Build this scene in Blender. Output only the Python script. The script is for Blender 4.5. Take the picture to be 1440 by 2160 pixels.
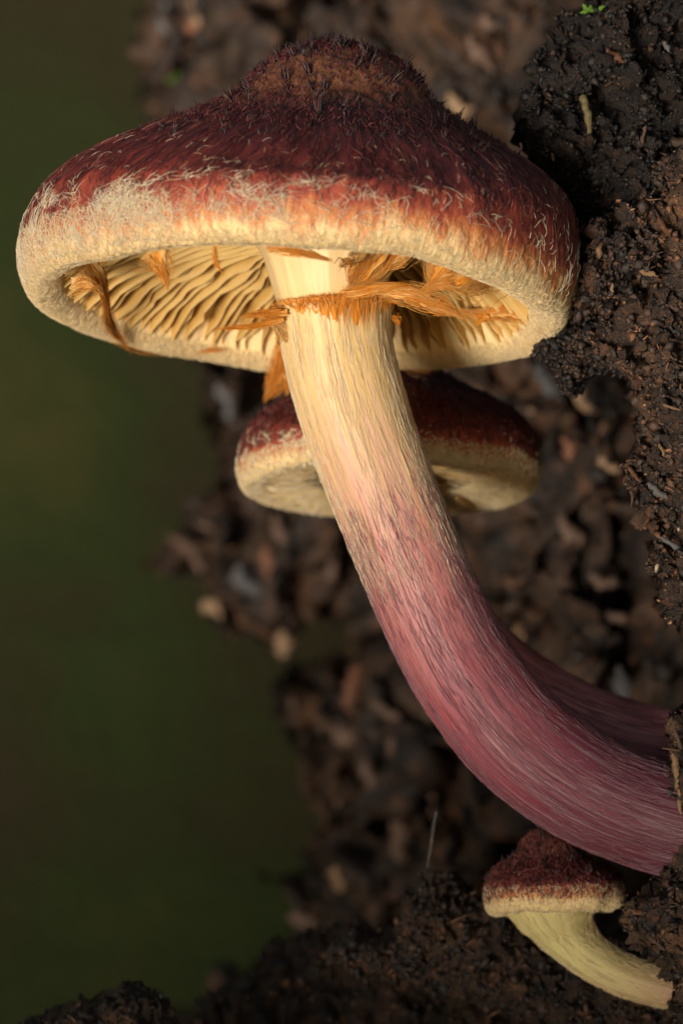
import bpy, math
import numpy as np

# ------------------------------------------------------------------ frame
# Everything is modelled in a picture-aligned local frame (1 unit = U metres, x right, y away, z up)
# and then pitched into the world, where the camera looks slightly down at a mushroom tilted back by the log.
U = 0.112700 / 2160.0            # metres per unit: the picture is 11.3 cm tall at the stem
DIST = 6000.0                    # camera distance in units (31 cm, 100 mm macro lens)
PITCH = math.radians(-22.0)
BASE = np.array([0.0, 0.0, 0.21])
cP, sP = math.cos(PITCH), math.sin(PITCH)
ROT = np.array([[1, 0, 0], [0, cP, -sP], [0, sP, cP]])

def W(v):
    return np.asarray(v, float) @ ROT.T * U + BASE

def P(px, py, y=0.0):
    """photo pixel + depth -> local point"""
    k = (DIST + y) / DIST
    return np.array([(px - 720.0) * k, y, (1080.0 - py) * k])

scene = bpy.context.scene
for o in list(bpy.data.objects):
    bpy.data.objects.remove(o)
COL = scene.collection

# ------------------------------------------------------------------ camera
cam_d = bpy.data.cameras.new('camera')
cam = bpy.data.objects.new('camera', cam_d)
COL.objects.link(cam)
cam.location = W([0, -DIST, 0])
cam.rotation_euler = (math.radians(90) + PITCH, 0, 0)
cam_d.sensor_fit = 'VERTICAL'
cam_d.sensor_height = 36.0
cam_d.sensor_width = 24.0
cam_d.lens = 100.0
cam_d.clip_start = 0.01
cam_d.clip_end = 500.0
cam_d.dof.use_dof = True
cam_d.dof.focus_distance = (DIST - 190) * U
cam_d.dof.aperture_fstop = 27.0
scene.camera = cam

# ------------------------------------------------------------------ light
SUN = np.array([-0.44, -0.90, 0.05]); SUN /= np.linalg.norm(SUN)
world = bpy.data.worlds.new('World'); scene.world = world
world.use_nodes = True
wn = world.node_tree
bg = wn.nodes['Background']
sky = wn.nodes.new('ShaderNodeTexSky'); sky.sky_type = 'NISHITA'; sky.sun_disc = False
sky.sun_elevation = math.asin(SUN[2]); sky.sun_rotation = math.atan2(SUN[0], SUN[1])
wn.links.new(sky.outputs[0], bg.inputs[0]); bg.inputs[1].default_value = 0.15
sun_d = bpy.data.lights.new('sun', 'SUN'); sun_d.energy = 4.2; sun_d.angle = math.radians(20.0)
sun_d.color = (1.0, 0.95, 0.87)
sun = bpy.data.objects.new('sun', sun_d); COL.objects.link(sun)
from mathutils import Vector
sun.rotation_euler = Vector(SUN).to_track_quat('Z', 'Y').to_euler()
sun.location = (-1, -1, 1)
vs = scene.view_settings
vs.view_transform = 'Standard'; vs.look = 'None'; vs.exposure = 0.58; vs.gamma = 1.0
scene.cycles.max_bounces = 8
scene.cycles.use_denoising = True

# ------------------------------------------------------------------ noise
def _h(ix, iy, iz, seed):
    n = (ix.astype(np.uint32) * np.uint32(374761393) + iy.astype(np.uint32) * np.uint32(668265263)
         + iz.astype(np.uint32) * np.uint32(2147483647) + np.uint32(seed * 1274126177 % 4294967296))
    n = (n ^ (n >> np.uint32(13))) * np.uint32(1274126177)
    n = (n ^ (n >> np.uint32(16))) * np.uint32(2246822519)
    n = n ^ (n >> np.uint32(15))
    return n.astype(np.float64) / 4294967295.0

def vnoise(p, seed=0):
    p = np.asarray(p, float)
    i = np.floor(p).astype(np.int64); f = p - i
    f = f * f * f * (f * (f * 6 - 15) + 10)
    x, y, z = i[..., 0], i[..., 1], i[..., 2]
    fx, fy, fz = f[..., 0], f[..., 1], f[..., 2]
    r = 0.0
    for dx in (0, 1):
        wx = fx if dx else 1 - fx
        for dy in (0, 1):
            wy = fy if dy else 1 - fy
            for dz in (0, 1):
                wz = fz if dz else 1 - fz
                r = r + wx * wy * wz * _h(x + dx, y + dy, z + dz, seed)
    return r * 2 - 1

def fbm(p, octv=4, seed=0, gain=0.5):
    a, s, t = 1.0, 0.0, 0.0
    p = np.asarray(p, float)
    for k in range(octv):
        s = s + a * vnoise(p * 2 ** k + 17.3 * k, seed + k); t += a; a *= gain
    return s / t * 1.5

def v3(x, y=0.0, z=0.0):
    x, y, z = np.broadcast_arrays(np.asarray(x, float), y, z)
    return np.stack([x, y, z], -1)

def sstep(a, b, x):
    t = np.clip((np.asarray(x, float) - a) / (b - a), 0, 1)
    return t * t * (3 - 2 * t)

rng = np.random.default_rng(11)

# ------------------------------------------------------------------ mesh helpers
def empty(name, loc, label=None, cat=None, group=None):
    o = bpy.data.objects.new(name, None); COL.objects.link(o)
    o.empty_display_size = 0.01
    o.location = loc
    tag(o, label, cat, group)
    return o

def tag(o, label=None, cat=None, group=None, kind=None):
    if label: o['label'] = label
    if cat: o['category'] = cat
    if group: o['group'] = group
    if kind: o['kind'] = kind
    return o

def mesh_data(name, verts, faces, attrs=None, smooth=True):
    """verts: world metres (already offset); faces: int array (n,3|4) or list of such arrays"""
    if not isinstance(faces, list): faces = [faces]
    faces = [np.asarray(f, np.int64) for f in faces if len(f)]
    me = bpy.data.meshes.new(name)
    nv = len(verts)
    me.vertices.add(nv)
    me.vertices.foreach_set('co', np.ascontiguousarray(verts, np.float32).ravel())
    loops = np.concatenate([f.ravel() for f in faces]).astype(np.int32)
    sizes = np.concatenate([np.full(len(f), f.shape[1]) for f in faces]).astype(np.int32)
    starts = np.concatenate([[0], np.cumsum(sizes)[:-1]]).astype(np.int32)
    me.loops.add(len(loops)); me.loops.foreach_set('vertex_index', loops)
    me.polygons.add(len(sizes)); me.polygons.foreach_set('loop_start', starts)
    me.polygons.foreach_set('loop_total', sizes)
    if smooth:
        me.polygons.foreach_set('use_smooth', np.ones(len(sizes), bool))
    for k, a in (attrs or {}).items():
        a = np.asarray(a, np.float32)
        if a.ndim == 1:
            at = me.attributes.new(k, 'FLOAT', 'POINT'); at.data.foreach_set('value', a)
        else:
            at = me.attributes.new(k, 'FLOAT_VECTOR', 'POINT'); at.data.foreach_set('vector', np.ascontiguousarray(a).ravel())
    me.update(calc_edges=True); me.validate()
    return me

def mk(name, v, faces, mat, parent=None, attrs=None, smooth=True, kind=None):
    """v in local units"""
    v = np.asarray(v, float)
    attrs = dict(attrs or {})
    attrs.setdefault('pos', v / 100.0)
    w = W(v)
    root = parent
    off = np.zeros(3)
    while root is not None:
        off = off + np.array(root.location); root = root.parent
    if parent is None:
        off = w.mean(0); off[2] = w[:, 2].min()
    me = mesh_data(name, w - off, faces, attrs, smooth)
    me.materials.append(mat)
    o = bpy.data.objects.new(name, me); COL.objects.link(o)
    if parent is not None: o.parent = parent
    else: o.location = off
    if kind: o['kind'] = kind
    return o

def grid_faces(n, m, closed_n=False, closed_m=False, base=0):
    a = np.arange(n if closed_n else n - 1); b = np.arange(m if closed_m else m - 1)
    A, B = np.meshgrid(a, b, indexing='ij')
    A2, B2 = (A + 1) % n, (B + 1) % m
    return np.stack([A * m + B, A2 * m + B, A2 * m + B2, A * m + B2], -1).reshape(-1, 4) + base

def tubes(paths, rad, sides=3):
    """paths (N,M,3), rad (N,M) -> verts, quads"""
    N, M, _ = paths.shape
    t = np.gradient(paths, axis=1)
    t /= np.linalg.norm(t, axis=2, keepdims=True) + 1e-9
    ref = rng.normal(size=(N, 1, 3)); ref = np.broadcast_to(ref, t.shape)
    a = np.cross(t, ref); a /= np.linalg.norm(a, axis=2, keepdims=True) + 1e-9
    b = np.cross(t, a)
    ang = np.arange(sides) * 2 * np.pi / sides
    v = (paths[:, :, None, :] + rad[:, :, None, None] * (a[:, :, None, :] * np.cos(ang)[:, None] + b[:, :, None, :] * np.sin(ang)[:, None]))
    f = grid_faces(M, sides, closed_m=True)
    f = (f[None] + (np.arange(N) * M * sides)[:, None, None]).reshape(-1, 4)
    return v.reshape(-1, 3), f

def merge(parts):
    """parts: list of (verts, faces, attrs-dict) -> one; faces quads/tris lists"""
    V, F, A, n = [], [], {}, 0
    for v, f, a in parts:
        V.append(v)
        for ff in (f if isinstance(f, list) else [f]):
            F.append(ff + n)
        for k, x in a.items(): A.setdefault(k, []).append(x)
        n += len(v)
    return np.concatenate(V), F, {k: np.concatenate(x) for k, x in A.items()}

def catmull(pts, n):
    pts = np.asarray(pts, float)
    p = np.vstack([2 * pts[0] - pts[1], pts, 2 * pts[-1] - pts[-2]])
    m = len(pts) - 1
    t = np.linspace(0, m - 1e-6, n); i = t.astype(int); f = (t - i)[:, None]
    a, b, c, d = p[i], p[i + 1], p[i + 2], p[i + 3]
    return 0.5 * (2 * b + (c - a) * f + (2 * a - 5 * b + 4 * c - d) * f ** 2 + (3 * b - a - 3 * c + d) * f ** 3)

# ------------------------------------------------------------------ materials
class NT:
    def __init__(s, name):
        s.m = bpy.data.materials.new(name); s.m.use_nodes = True
        s.t = s.m.node_tree; s.t.nodes.clear()
        s.out = s.t.nodes.new('ShaderNodeOutputMaterial')
    def n(s, typ, **kw):
        x = s.t.nodes.new(typ)
        for k, v in kw.items(): setattr(x, k, v)
        return x
    def l(s, a, b): s.t.links.new(a, b)
    def attr(s, name, vec=True):
        a = s.n('ShaderNodeAttribute', attribute_name=name)
        return a.outputs['Vector'] if vec else a.outputs['Fac']
    def noise(s, vec, scale, detail=3.0, rough=0.55, stretch=None, dist=0.0):
        if stretch is not None:
            mp = s.n('ShaderNodeMapping'); mp.inputs['Scale'].default_value = stretch
            s.l(vec, mp.inputs[0]); vec = mp.outputs[0]
        x = s.n('ShaderNodeTexNoise'); s.l(vec, x.inputs['Vector'])
        x.inputs['Scale'].default_value = scale; x.inputs['Detail'].default_value = detail
        x.inputs['Roughness'].default_value = rough; x.inputs['Distortion'].default_value = dist
        return x.outputs['Fac']
    def math(s, op, a, b=None, c=None, clamp=False):
        x = s.n('ShaderNodeMath', operation=op, use_clamp=clamp)
        for i, q in enumerate((a, b, c)):
            if q is None: continue
            if isinstance(q, (int, float)): x.inputs[i].default_value = q
            else: s.l(q, x.inputs[i])
        return x.outputs[0]
    def ramp(s, fac, stops, interp='LINEAR'):
        x = s.n('ShaderNodeValToRGB'); r = x.color_ramp; r.interpolation = interp
        while len(r.elements) < len(stops): r.elements.new(0.5)
        for e, (p, c) in zip(r.elements, stops):
            e.position = p
            e.color = (c, c, c, 1) if isinstance(c, (int, float)) else (*c, 1)
        s.l(fac, x.inputs[0]); return x.outputs[0]
    def mix(s, fac, a, b, blend='MIX'):
        x = s.n('ShaderNodeMix', data_type='RGBA', blend_type=blend)
        for i, q in ((0, fac), (6, a), (7, b)):
            if isinstance(q, (int, float)): x.inputs[i].default_value = q
            elif isinstance(q, tuple): x.inputs[i].default_value = (*q, 1)
            else: s.l(q, x.inputs[i])
        return x.outputs[2]
    def bump(s, h, strength=0.5, dist=0.0002):
        x = s.n('ShaderNodeBump'); x.inputs['Strength'].default_value = strength
        x.inputs['Distance'].default_value = dist
        s.l(h, x.inputs['Height']); return x.outputs[0]
    def done(s, col, rough=0.6, spec=0.4, bump=None, sss=0.0, sss_r=(1.0, 0.5, 0.25), sss_s=0.001, transl=0.0, tcol=None, sheen=0.0):
        p = s.n('ShaderNodeBsdfPrincipled')
        if isinstance(col, tuple): p.inputs['Base Color'].default_value = (*col, 1)
        else: s.l(col, p.inputs['Base Color'])
        if isinstance(rough, (int, float)): p.inputs['Roughness'].default_value = rough
        else: s.l(rough, p.inputs['Roughness'])
        p.inputs['Specular IOR Level'].default_value = spec
        if bump is not None: s.l(bump, p.inputs['Normal'])
        if sss:
            p.inputs['Subsurface Weight'].default_value = sss
            p.inputs['Subsurface Radius'].default_value = sss_r
            p.inputs['Subsurface Scale'].default_value = sss_s
        if sheen: p.inputs['Sheen Weight'].default_value = sheen
        o = p.outputs[0]
        if transl:
            t = s.n('ShaderNodeBsdfTranslucent')
            c = tcol if tcol is not None else col
            if isinstance(c, tuple): t.inputs[0].default_value = (*c, 1)
            else: s.l(c, t.inputs[0])
            mx = s.n('ShaderNodeMixShader'); mx.inputs[0].default_value = transl
            s.l(o, mx.inputs[1]); s.l(t.outputs[0], mx.inputs[2]); o = mx.outputs[0]
        s.l(o, s.out.inputs[0])
        return s.m

CREAM = (0.84, 0.64, 0.31)

def mat_cap(name, dark=1.0, shift=0.0):
    s = NT(name)
    fib = s.attr('fib'); v = s.math('SUBTRACT', s.attr('v', False), shift); pos = s.attr('pos')
    n1 = s.noise(fib, 2.2, 4, 0.6, (1, 1, 0.35))
    n2 = s.noise(fib, 9.0, 4, 0.6, (1, 1, 0.22), 0.4)
    n3 = s.noise(pos, 22.0, 4, 0.65)
    f = s.math('ADD', v, s.math('MULTIPLY', s.math('SUBTRACT', n1, 0.5), 0.16))
    f = s.math('ADD', f, s.math('MULTIPLY', s.math('SUBTRACT', n2, 0.5), 0.10))
    f = s.math('ADD', f, s.math('MULTIPLY', s.math('SUBTRACT', n3, 0.5), 0.05), clamp=True)
    d = dark
    col = s.ramp(f, [(0.0, CREAM), (0.030, (0.82, 0.60, 0.30)), (0.070, (0.58, 0.22, 0.07)), (0.115, (0.34, 0.065, 0.035)),
                     (0.24, (0.25 * d, 0.036 * d, 0.026 * d)), (0.48, (0.15 * d, 0.022 * d, 0.020 * d)), (0.62, (0.07 * d, 0.015 * d, 0.013 * d)),
                     (0.74, (0.17 * d, 0.066 * d, 0.030 * d)), (1.0, (0.21 * d, 0.088 * d, 0.040 * d))])
    streak = s.ramp(s.noise(fib, 7.0, 3, 0.6, (1, 1, 0.16), 0.6), [(0.36, 0.0), (0.60, 1.0)])
    on = s.ramp(v, [(0.09, 0.0), (0.22, 1.0), (0.62, 1.0), (0.72, 0.2)])
    k = s.math('MULTIPLY', on, s.math('MULTIPLY', s.math('SUBTRACT', 1.0, streak), 0.85))
    col = s.mix(k, col, (0.030 * d, 0.005 * d, 0.009 * d))
    # bare orange-red patches between the fibrils
    patch = s.ramp(s.noise(fib, 3.0, 3, 0.6, (1, 1, 0.4)), [(0.52, 0.0), (0.68, 1.0)])
    pk = s.math('MULTIPLY', patch, s.ramp(v, [(0.06, 0.0), (0.12, 0.75), (0.30, 0.4), (0.44, 0.0)]))
    col = s.mix(pk, col, (0.42, 0.085, 0.035))
    hgt = s.math('ADD', s.math('MULTIPLY', n2, 1.0), s.math('MULTIPLY', n3, 0.6))
    b = s.bump(hgt, 0.8, 0.0003)
    return s.done(col, 0.55, 0.35, b, sss=0.12, sss_s=0.0009)

def mat_fibre(name, stops, rough=0.6, transl=0.25, spec=0.3):
    s = NT(name)
    col = s.ramp(s.attr('tint', False), stops)
    return s.done(col, rough, spec, transl=transl)

def mat_gill(name):
    s = NT(name)
    e = s.attr('edge', False); pos = s.attr('pos')
    n = s.noise(pos, 3.0, 4, 0.6)
    col = s.ramp(s.math('ADD', e, s.math('MULTIPLY', s.math('SUBTRACT', n, 0.5), 0.25), clamp=True),
                 [(0.0, (0.60, 0.34, 0.08)), (0.75, (0.64, 0.40, 0.11)), (1.0, (0.74, 0.53, 0.20))])
    b = s.bump(s.noise(pos, 40.0, 2), 0.25, 0.0001)
    return s.done(col, 0.6, 0.2, b, transl=0.35, tcol=(0.74, 0.44, 0.12))

def mat_stem(name, stops, streakcol=(0.72, 0.55, 0.50), streak=0.6):
    s = NT(name)
    fib = s.attr('fib'); ln = s.attr('len', False); pos = s.attr('pos')
    n1 = s.noise(fib, 2.0, 4, 0.6, (1, 1, 0.10))
    n2 = s.noise(fib, 13.0, 4, 0.65, (1, 1, 0.018), 0.12)
    n3 = s.noise(fib, 40.0, 3, 0.6, (1, 1, 0.012))
    f = s.math('ADD', ln, s.math('MULTIPLY', s.math('SUBTRACT', n1, 0.5), 0.14))
    f = s.math('ADD', f, s.math('MULTIPLY', s.math('SUBTRACT', n2, 0.5), 0.30))
    f = s.math('ADD', f, s.math('MULTIPLY', s.math('SUBTRACT', n3, 0.5), 0.16), clamp=True)
    col = s.ramp(f, stops)
    st = s.ramp(s.math('ADD', s.math('MULTIPLY', n2, 0.5), s.math('MULTIPLY', n3, 0.5)), [(0.50, 0.0), (0.66, 1.0)])
    pale_streak = s.mix(0.55, col, streakcol)  # pale fibre streaks mixed over the stem colour
    col = s.mix(s.math('MULTIPLY', st, streak), col, pale_streak)
    dk = s.ramp(s.noise(fib, 14.0, 3, 0.6, (1, 1, 0.03)), [(0.34, 1.0), (0.5, 0.0)])
    col = s.mix(s.math('MULTIPLY', dk, 0.25), col, s.mix(1.0, col, (0.5, 0.34, 0.36), 'MULTIPLY'))
    b = s.bump(s.math('ADD', n2, s.math('MULTIPLY', n3, 0.7)), 0.30, 0.00012)
    return s.done(col, 0.48, 0.4, b, sss=0.15, sss_s=0.0010)

def mat_veil(name, pale=False):
    s = NT(name)
    fib = s.attr('fib'); t = s.attr('tint', False)
    n = s.noise(fib, 6.0, 4, 0.6, (1, 1, 0.15))
    f = s.math('ADD', t, s.math('MULTIPLY', s.math('SUBTRACT', n, 0.5), 0.5), clamp=True)
    col = s.ramp(f, [(0.0, (0.86, 0.64, 0.30)), (0.35, (0.88, 0.55, 0.18)), (0.7, (0.88, 0.40, 0.055)), (1.0, (0.84, 0.34, 0.03))])
    return s.done(col, 0.6, 0.15, s.bump(n, 0.3, 0.0001), transl=0.42)

def mat_wood(name, bright=1.0, warm=1.0, scale=1.0):
    s = NT(name)
    pos = s.attr('pos')
    a = s.noise(pos, 1.1 * scale, 5, 0.65)
    b = s.noise(pos, 5.0 * scale, 5, 0.7)
    c = s.noise(pos, 24.0 * scale, 3, 0.6)
    f = s.math('ADD', s.math('MULTIPLY', a, 0.8), s.math('ADD', s.math('MULTIPLY', b, 0.40), s.math('MULTIPLY', c, 0.25)))
    f = s.math('SUBTRACT', f, 0.19)
    k = bright
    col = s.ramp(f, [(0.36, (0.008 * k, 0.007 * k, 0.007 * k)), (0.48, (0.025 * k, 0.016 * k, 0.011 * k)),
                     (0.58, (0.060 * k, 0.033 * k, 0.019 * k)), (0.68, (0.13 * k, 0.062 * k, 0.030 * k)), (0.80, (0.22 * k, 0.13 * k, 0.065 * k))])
    rust = s.ramp(s.noise(pos, 3.2 * scale, 4, 0.6), [(0.57, 0.0), (0.70, 1.0)])
    col = s.mix(s.math('MULTIPLY', rust, 0.5 * warm), col, (0.16 * k, 0.055 * k, 0.020 * k))
    ro = s.ramp(s.noise(pos, 12.0 * scale, 2), [(0.35, 0.35), (0.65, 0.75)])
    bp = s.bump(s.math('ADD', b, c), 1.0, 0.0005)
    return s.done(col, ro, 0.45, bp)

def mat_crumb(name, k=1.0):
    s = NT(name)
    t = s.attr('tint', False); pos = s.attr('pos')
    n = s.noise(pos, 30.0, 3)
    f = s.math('ADD', t, s.math('MULTIPLY', s.math('SUBTRACT', n, 0.5), 0.3), clamp=True)
    col = s.ramp(f, [(0.0, (0.008 * k, 0.008 * k, 0.010 * k)), (0.35, (0.024 * k, 0.016 * k, 0.012 * k)), (0.6, (0.070 * k, 0.036 * k, 0.020 * k)),
                     (0.82, (0.15 * k, 0.065 * k, 0.028 * k)), (0.95, (0.24 * k, 0.14 * k, 0.07 * k)), (1.0, (0.34 * k, 0.25 * k, 0.16 * k))])
    return s.done(col, 0.5, 0.5, s.bump(n, 0.6, 0.0003))

def mat_plain(name, c, rough=0.6, spec=0.4, var=0.35, scale=8.0, transl=0.0):
    s = NT(name)
    n = s.noise(s.attr('pos'), scale, 4, 0.6)
    col = s.mix(n, tuple(x * (1 - var) for x in c), tuple(min(1, x * (1 + var)) for x in c))
    return s.done(col, rough, spec, s.bump(n, 0.5, 0.0003), transl=transl)

# ------------------------------------------------------------------ setting: mossy ground and bank
def w_obj(name, verts, faces, mat, parent=None, attrs=None, smooth=True, kind=None):
    """verts in world metres"""
    off = np.array(parent.location) if parent is not None else np.zeros(3)
    attrs = dict(attrs or {}); attrs.setdefault('pos', verts)
    me = mesh_data(name, verts - off, faces, attrs, smooth); me.materials.append(mat)
    o = bpy.data.objects.new(name, me); COL.objects.link(o)
    if parent is not None: o.parent = parent
    if kind: o['kind'] = kind
    return o

def ground_z(x, y):
    p = v3(x, y, 0.0)
    z = 0.012 * fbm(p * 2.0, 3, 5) + 0.0012 * fbm(p * 14.0, 2, 9)
    rise = np.clip(y - 0.13 + 0.05 * fbm(p * 1.5, 2, 3), 0, 6.0)
    z = z + 0.62 * rise ** 2 / (rise + 0.06) * (1 + 0.12 * fbm(p * 0.6, 3, 21))
    # unseen bank at front left, added to keep sun off the lower parts
    u = (x + 0.22) * 0.90 - (y + 0.45) * 0.44
    t = (x + 0.22) * 0.44 + (y + 0.45) * 0.90
    bank = np.exp(-(t / 0.08) ** 2) * sstep(-0.20, -0.07, u) * (1 - sstep(0.10, 0.26, u))
    hum = sstep(-0.20, -0.05, y) * (1 - sstep(0.03, 0.12, y)) * sstep(-0.13, -0.05, x) * (1 - sstep(0.2, 0.5, x))
    return z + bank * SHADE_BANK_H + 0.10 * hum

SHADE_BANK_H = 0.230

def axis(lo, hi, fine, n_out):
    a = np.arange(-1.2, 1.2001, fine)
    l = -1.2 - np.geomspace(0.02, -1.2 - lo, n_out)[::-1]
    r = 1.2 + np.geomspace(0.02, hi - 1.2, n_out)
    return np.concatenate([l, a, r])

def mat_floor():
    s = NT('forest_floor')
    pos = s.attr('pos')
    a = s.noise(pos, 7.0, 2, 0.45); b = s.noise(pos, 30.0, 5, 0.65); c = s.noise(pos, 70.0, 4, 0.7)
    f = s.math('ADD', s.math('MULTIPLY', a, 0.75), s.math('ADD', s.math('MULTIPLY', b, 0.20), s.math('MULTIPLY', c, 0.05)))
    col = s.ramp(f, [(0.38, (0.030, 0.021, 0.008)), (0.46, (0.026, 0.024, 0.007)), (0.52, (0.023, 0.033, 0.006)), (0.57, (0.036, 0.038, 0.008)), (0.64, (0.052, 0.044, 0.012))])
    return s.done(col, 0.85, 0.2, s.bump(s.math('ADD', b, c), 0.5, 0.002))
xs = axis(-45, 45, 0.03, 26); ys = axis(-45, 60, 0.03, 40)
X, Y = np.meshgrid(xs, ys, indexing='ij')
Z = ground_z(X, Y)
floor = w_obj('forest_floor', np.stack([X, Y, Z], -1).reshape(-1, 3), grid_faces(len(xs), len(ys)), mat_floor(), kind='structure')
floor['label'] = 'mossy forest floor rising to a green bank in the far blur'

# ------------------------------------------------------------------ rotten log
LOGBASE = W([1500, 600, -1300]); LOGBASE[2] = 0.0
log = empty('rotten_log', LOGBASE, 'rotten dark log of crumbling wood that the mushrooms grow from', 'log')
M_LOG_BACK = mat_wood('log_wood_rear', 1.05, 0.9, 0.40)
M_LOG = mat_wood('log_wood_front', 1.3, 1.1, 1.0)
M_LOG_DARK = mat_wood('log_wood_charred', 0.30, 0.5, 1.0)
M_LOG_LOW = mat_wood('log_wood_low', 0.95, 0.8, 1.0)
M_CRUMB = mat_crumb('log_crumbs', 1.35)
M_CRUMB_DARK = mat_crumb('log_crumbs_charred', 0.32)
M_CRUMB_LOW = mat_crumb('log_crumbs_low', 0.9)
M_CRUMB_BACK = mat_crumb('log_crumbs_rear', 0.9)

def poly_dist(px, pz, poly):
    q = np.asarray(poly, float); n = len(q)
    d = np.full(px.shape, 1e9); inside = np.zeros(px.shape, bool)
    for i in range(n):
        a, b = q[i], q[(i + 1) % n]
        ab = b - a; L = (ab ** 2).sum() + 1e-9
        t = np.clip(((px - a[0]) * ab[0] + (pz - a[1]) * ab[1]) / L, 0, 1)
        d = np.minimum(d, np.hypot(px - a[0] - t * ab[0], pz - a[1] - t * ab[1]))
        c = ((a[1] > pz) != (b[1] > pz))
        with np.errstate(divide='ignore', invalid='ignore'):
            xi = (b[0] - a[0]) * (pz - a[1]) / (b[1] - a[1]) + a[0]
        inside ^= c & (px < xi)
    return np.where(inside, d, -d)

ICO = None
def crumb_mesh(centres, size, tint):
    """jittered octahedra/boxes: grains of soil"""
    n = len(centres)
    base = np.array([[1, 0, 0], [-1, 0, 0], [0, 1, 0], [0, -1, 0], [0, 0, 1], [0, 0, -1.0]])
    tri = np.array([[0, 2, 4], [2, 1, 4], [1, 3, 4], [3, 0, 4], [2, 0, 5], [1, 2, 5], [3, 1, 5], [0, 3, 5]])
    q = rng.normal(size=(n, 4)); q /= np.linalg.norm(q, axis=1, keepdims=True)
    w, x, y, z = q.T
    R = np.stack([1 - 2 * (y * y + z * z), 2 * (x * y - z * w), 2 * (x * z + y * w), 2 * (x * y + z * w), 1 - 2 * (x * x + z * z), 2 * (y * z - x * w),
                  2 * (x * z - y * w), 2 * (y * z + x * w), 1 - 2 * (x * x + y * y)], -1).reshape(n, 3, 3)
    sc = size[:, None] * rng.uniform(0.25, 1.4, (n, 3))
    b = base[None] * rng.uniform(0.5, 1.5, (n, 6, 1)) * sc[:, None, :]
    v = np.einsum('nij,nkj->nki', R, b) + centres[:, None, :]
    f = tri[None] + (np.arange(n) * 6)[:, None, None]
    return v.reshape(-1, 3), f.reshape(-1, 3), np.repeat(tint, 6)

def clump(name, poly, y0, front, back, step, width, mat, parent, amps=(24, 10, 4), seed=0, yfun=None, freqs=(70., 22., 8.), rag=14.0):
    """solid with the given outline: front and back sheets swell away from the rim, all displaced by noise.
    returns (front vertex positions, px, py)"""
    q = np.asarray(poly, float)
    x0, z0 = q.min(0); x1, z1 = q.max(0)
    gx = np.arange(x0 - 30, x1 + 30 + step, step); gz = np.arange(z0 - 30, z1 + 30 + step, step)
    A, B = np.meshgrid(gx, gz, indexing='ij')
    pp = v3(A / 40.0, B / 40.0, seed * 3.1)
    d = poly_dist(A, B, q) + rag * fbm(pp, 4, seed + 70, 0.6)
    ins = d > 0
    cell = ins[:-1, :-1] & ins[1:, :-1] & ins[1:, 1:] & ins[:-1, 1:]
    used = np.zeros(A.shape, bool); full = np.zeros(A.shape, int)
    for dx in (0, 1):
        for dz in (0, 1):
            used[dx:dx + cell.shape[0], dz:dz + cell.shape[1]] |= cell
            full[dx:dx + cell.shape[0], dz:dz + cell.shape[1]] += cell
    border = used & (full < 4)
    t = np.clip(d / width, 0, 1)
    prof = np.where(border, 0.0, np.sqrt(np.clip(1 - (1 - t) ** 2, 0, 1)))
    idx = -np.ones(A.shape, int); idx[used] = np.arange(used.sum())
    yc = y0 if yfun is None else yfun(A, B)
    ci, cj = np.nonzero(cell)
    fq = np.stack([idx[ci, cj], idx[ci + 1, cj], idx[ci + 1, cj + 1], idx[ci, cj + 1]], -1)
    out = []
    for sgn, thick in ((-1, front), (1, back)):
        y = yc + sgn * thick * prof
        k = (DIST + y) / DIST
        L = np.stack([(A - 720) * k, y + 0 * A, (1080 - B) * k], -1)[used]
        pr = prof[used][:, None]
        D = 0
        for a, fr, sd in zip(amps, freqs, (1, 2, 3)):
            D = D + a * np.stack([0.45 * fbm(L / fr, 3, seed + sd * 10 + 1), 1.0 * fbm(L / fr + 9.7, 3, seed + sd * 10 + 2), 0.45 * fbm(L / fr + 31.1, 3, seed + sd * 10 + 3)], -1)
        out.append(L + D * np.clip(pr * 1.2, 0, 1) if False else L + D)
    n = used.sum()
    # close the rim: back rim vertices take the front rim positions
    bo = border[used]
    out[1][bo] = out[0][bo]
    V = np.concatenate(out); F = np.concatenate([fq, fq[:, ::-1] + n])
    o = mk(name, V, F, mat, parent)
    return o, out[0], A[used], B[used]

def crumbs_on(o, V, n, smin, smax, mat, tint_lo=0.0, tint_hi=1.0, name='crumbs', pw=2.5):
    i = rng.integers(0, len(V), n)
    c = V[i] + rng.normal(size=(n, 3)) * 1.5 + np.array([0, -1.5, 0])
    size = smin + (smax - smin) * rng.random(n) ** pw
    cl = np.clip(fbm(c / 45.0, 3, 91) * 0.5 + 0.45, 0, 1)
    tint = np.clip(cl * 0.65 + rng.random(n) ** 1.6 * 0.45, 0, 1) * (tint_hi - tint_lo) + tint_lo
    v, f, t = crumb_mesh(c, size, tint)
    par = o.parent if o.parent.parent is None else o.parent
    return mk(name, v, f, mat, o, {'tint': t}, smooth=False, kind='stuff')

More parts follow.
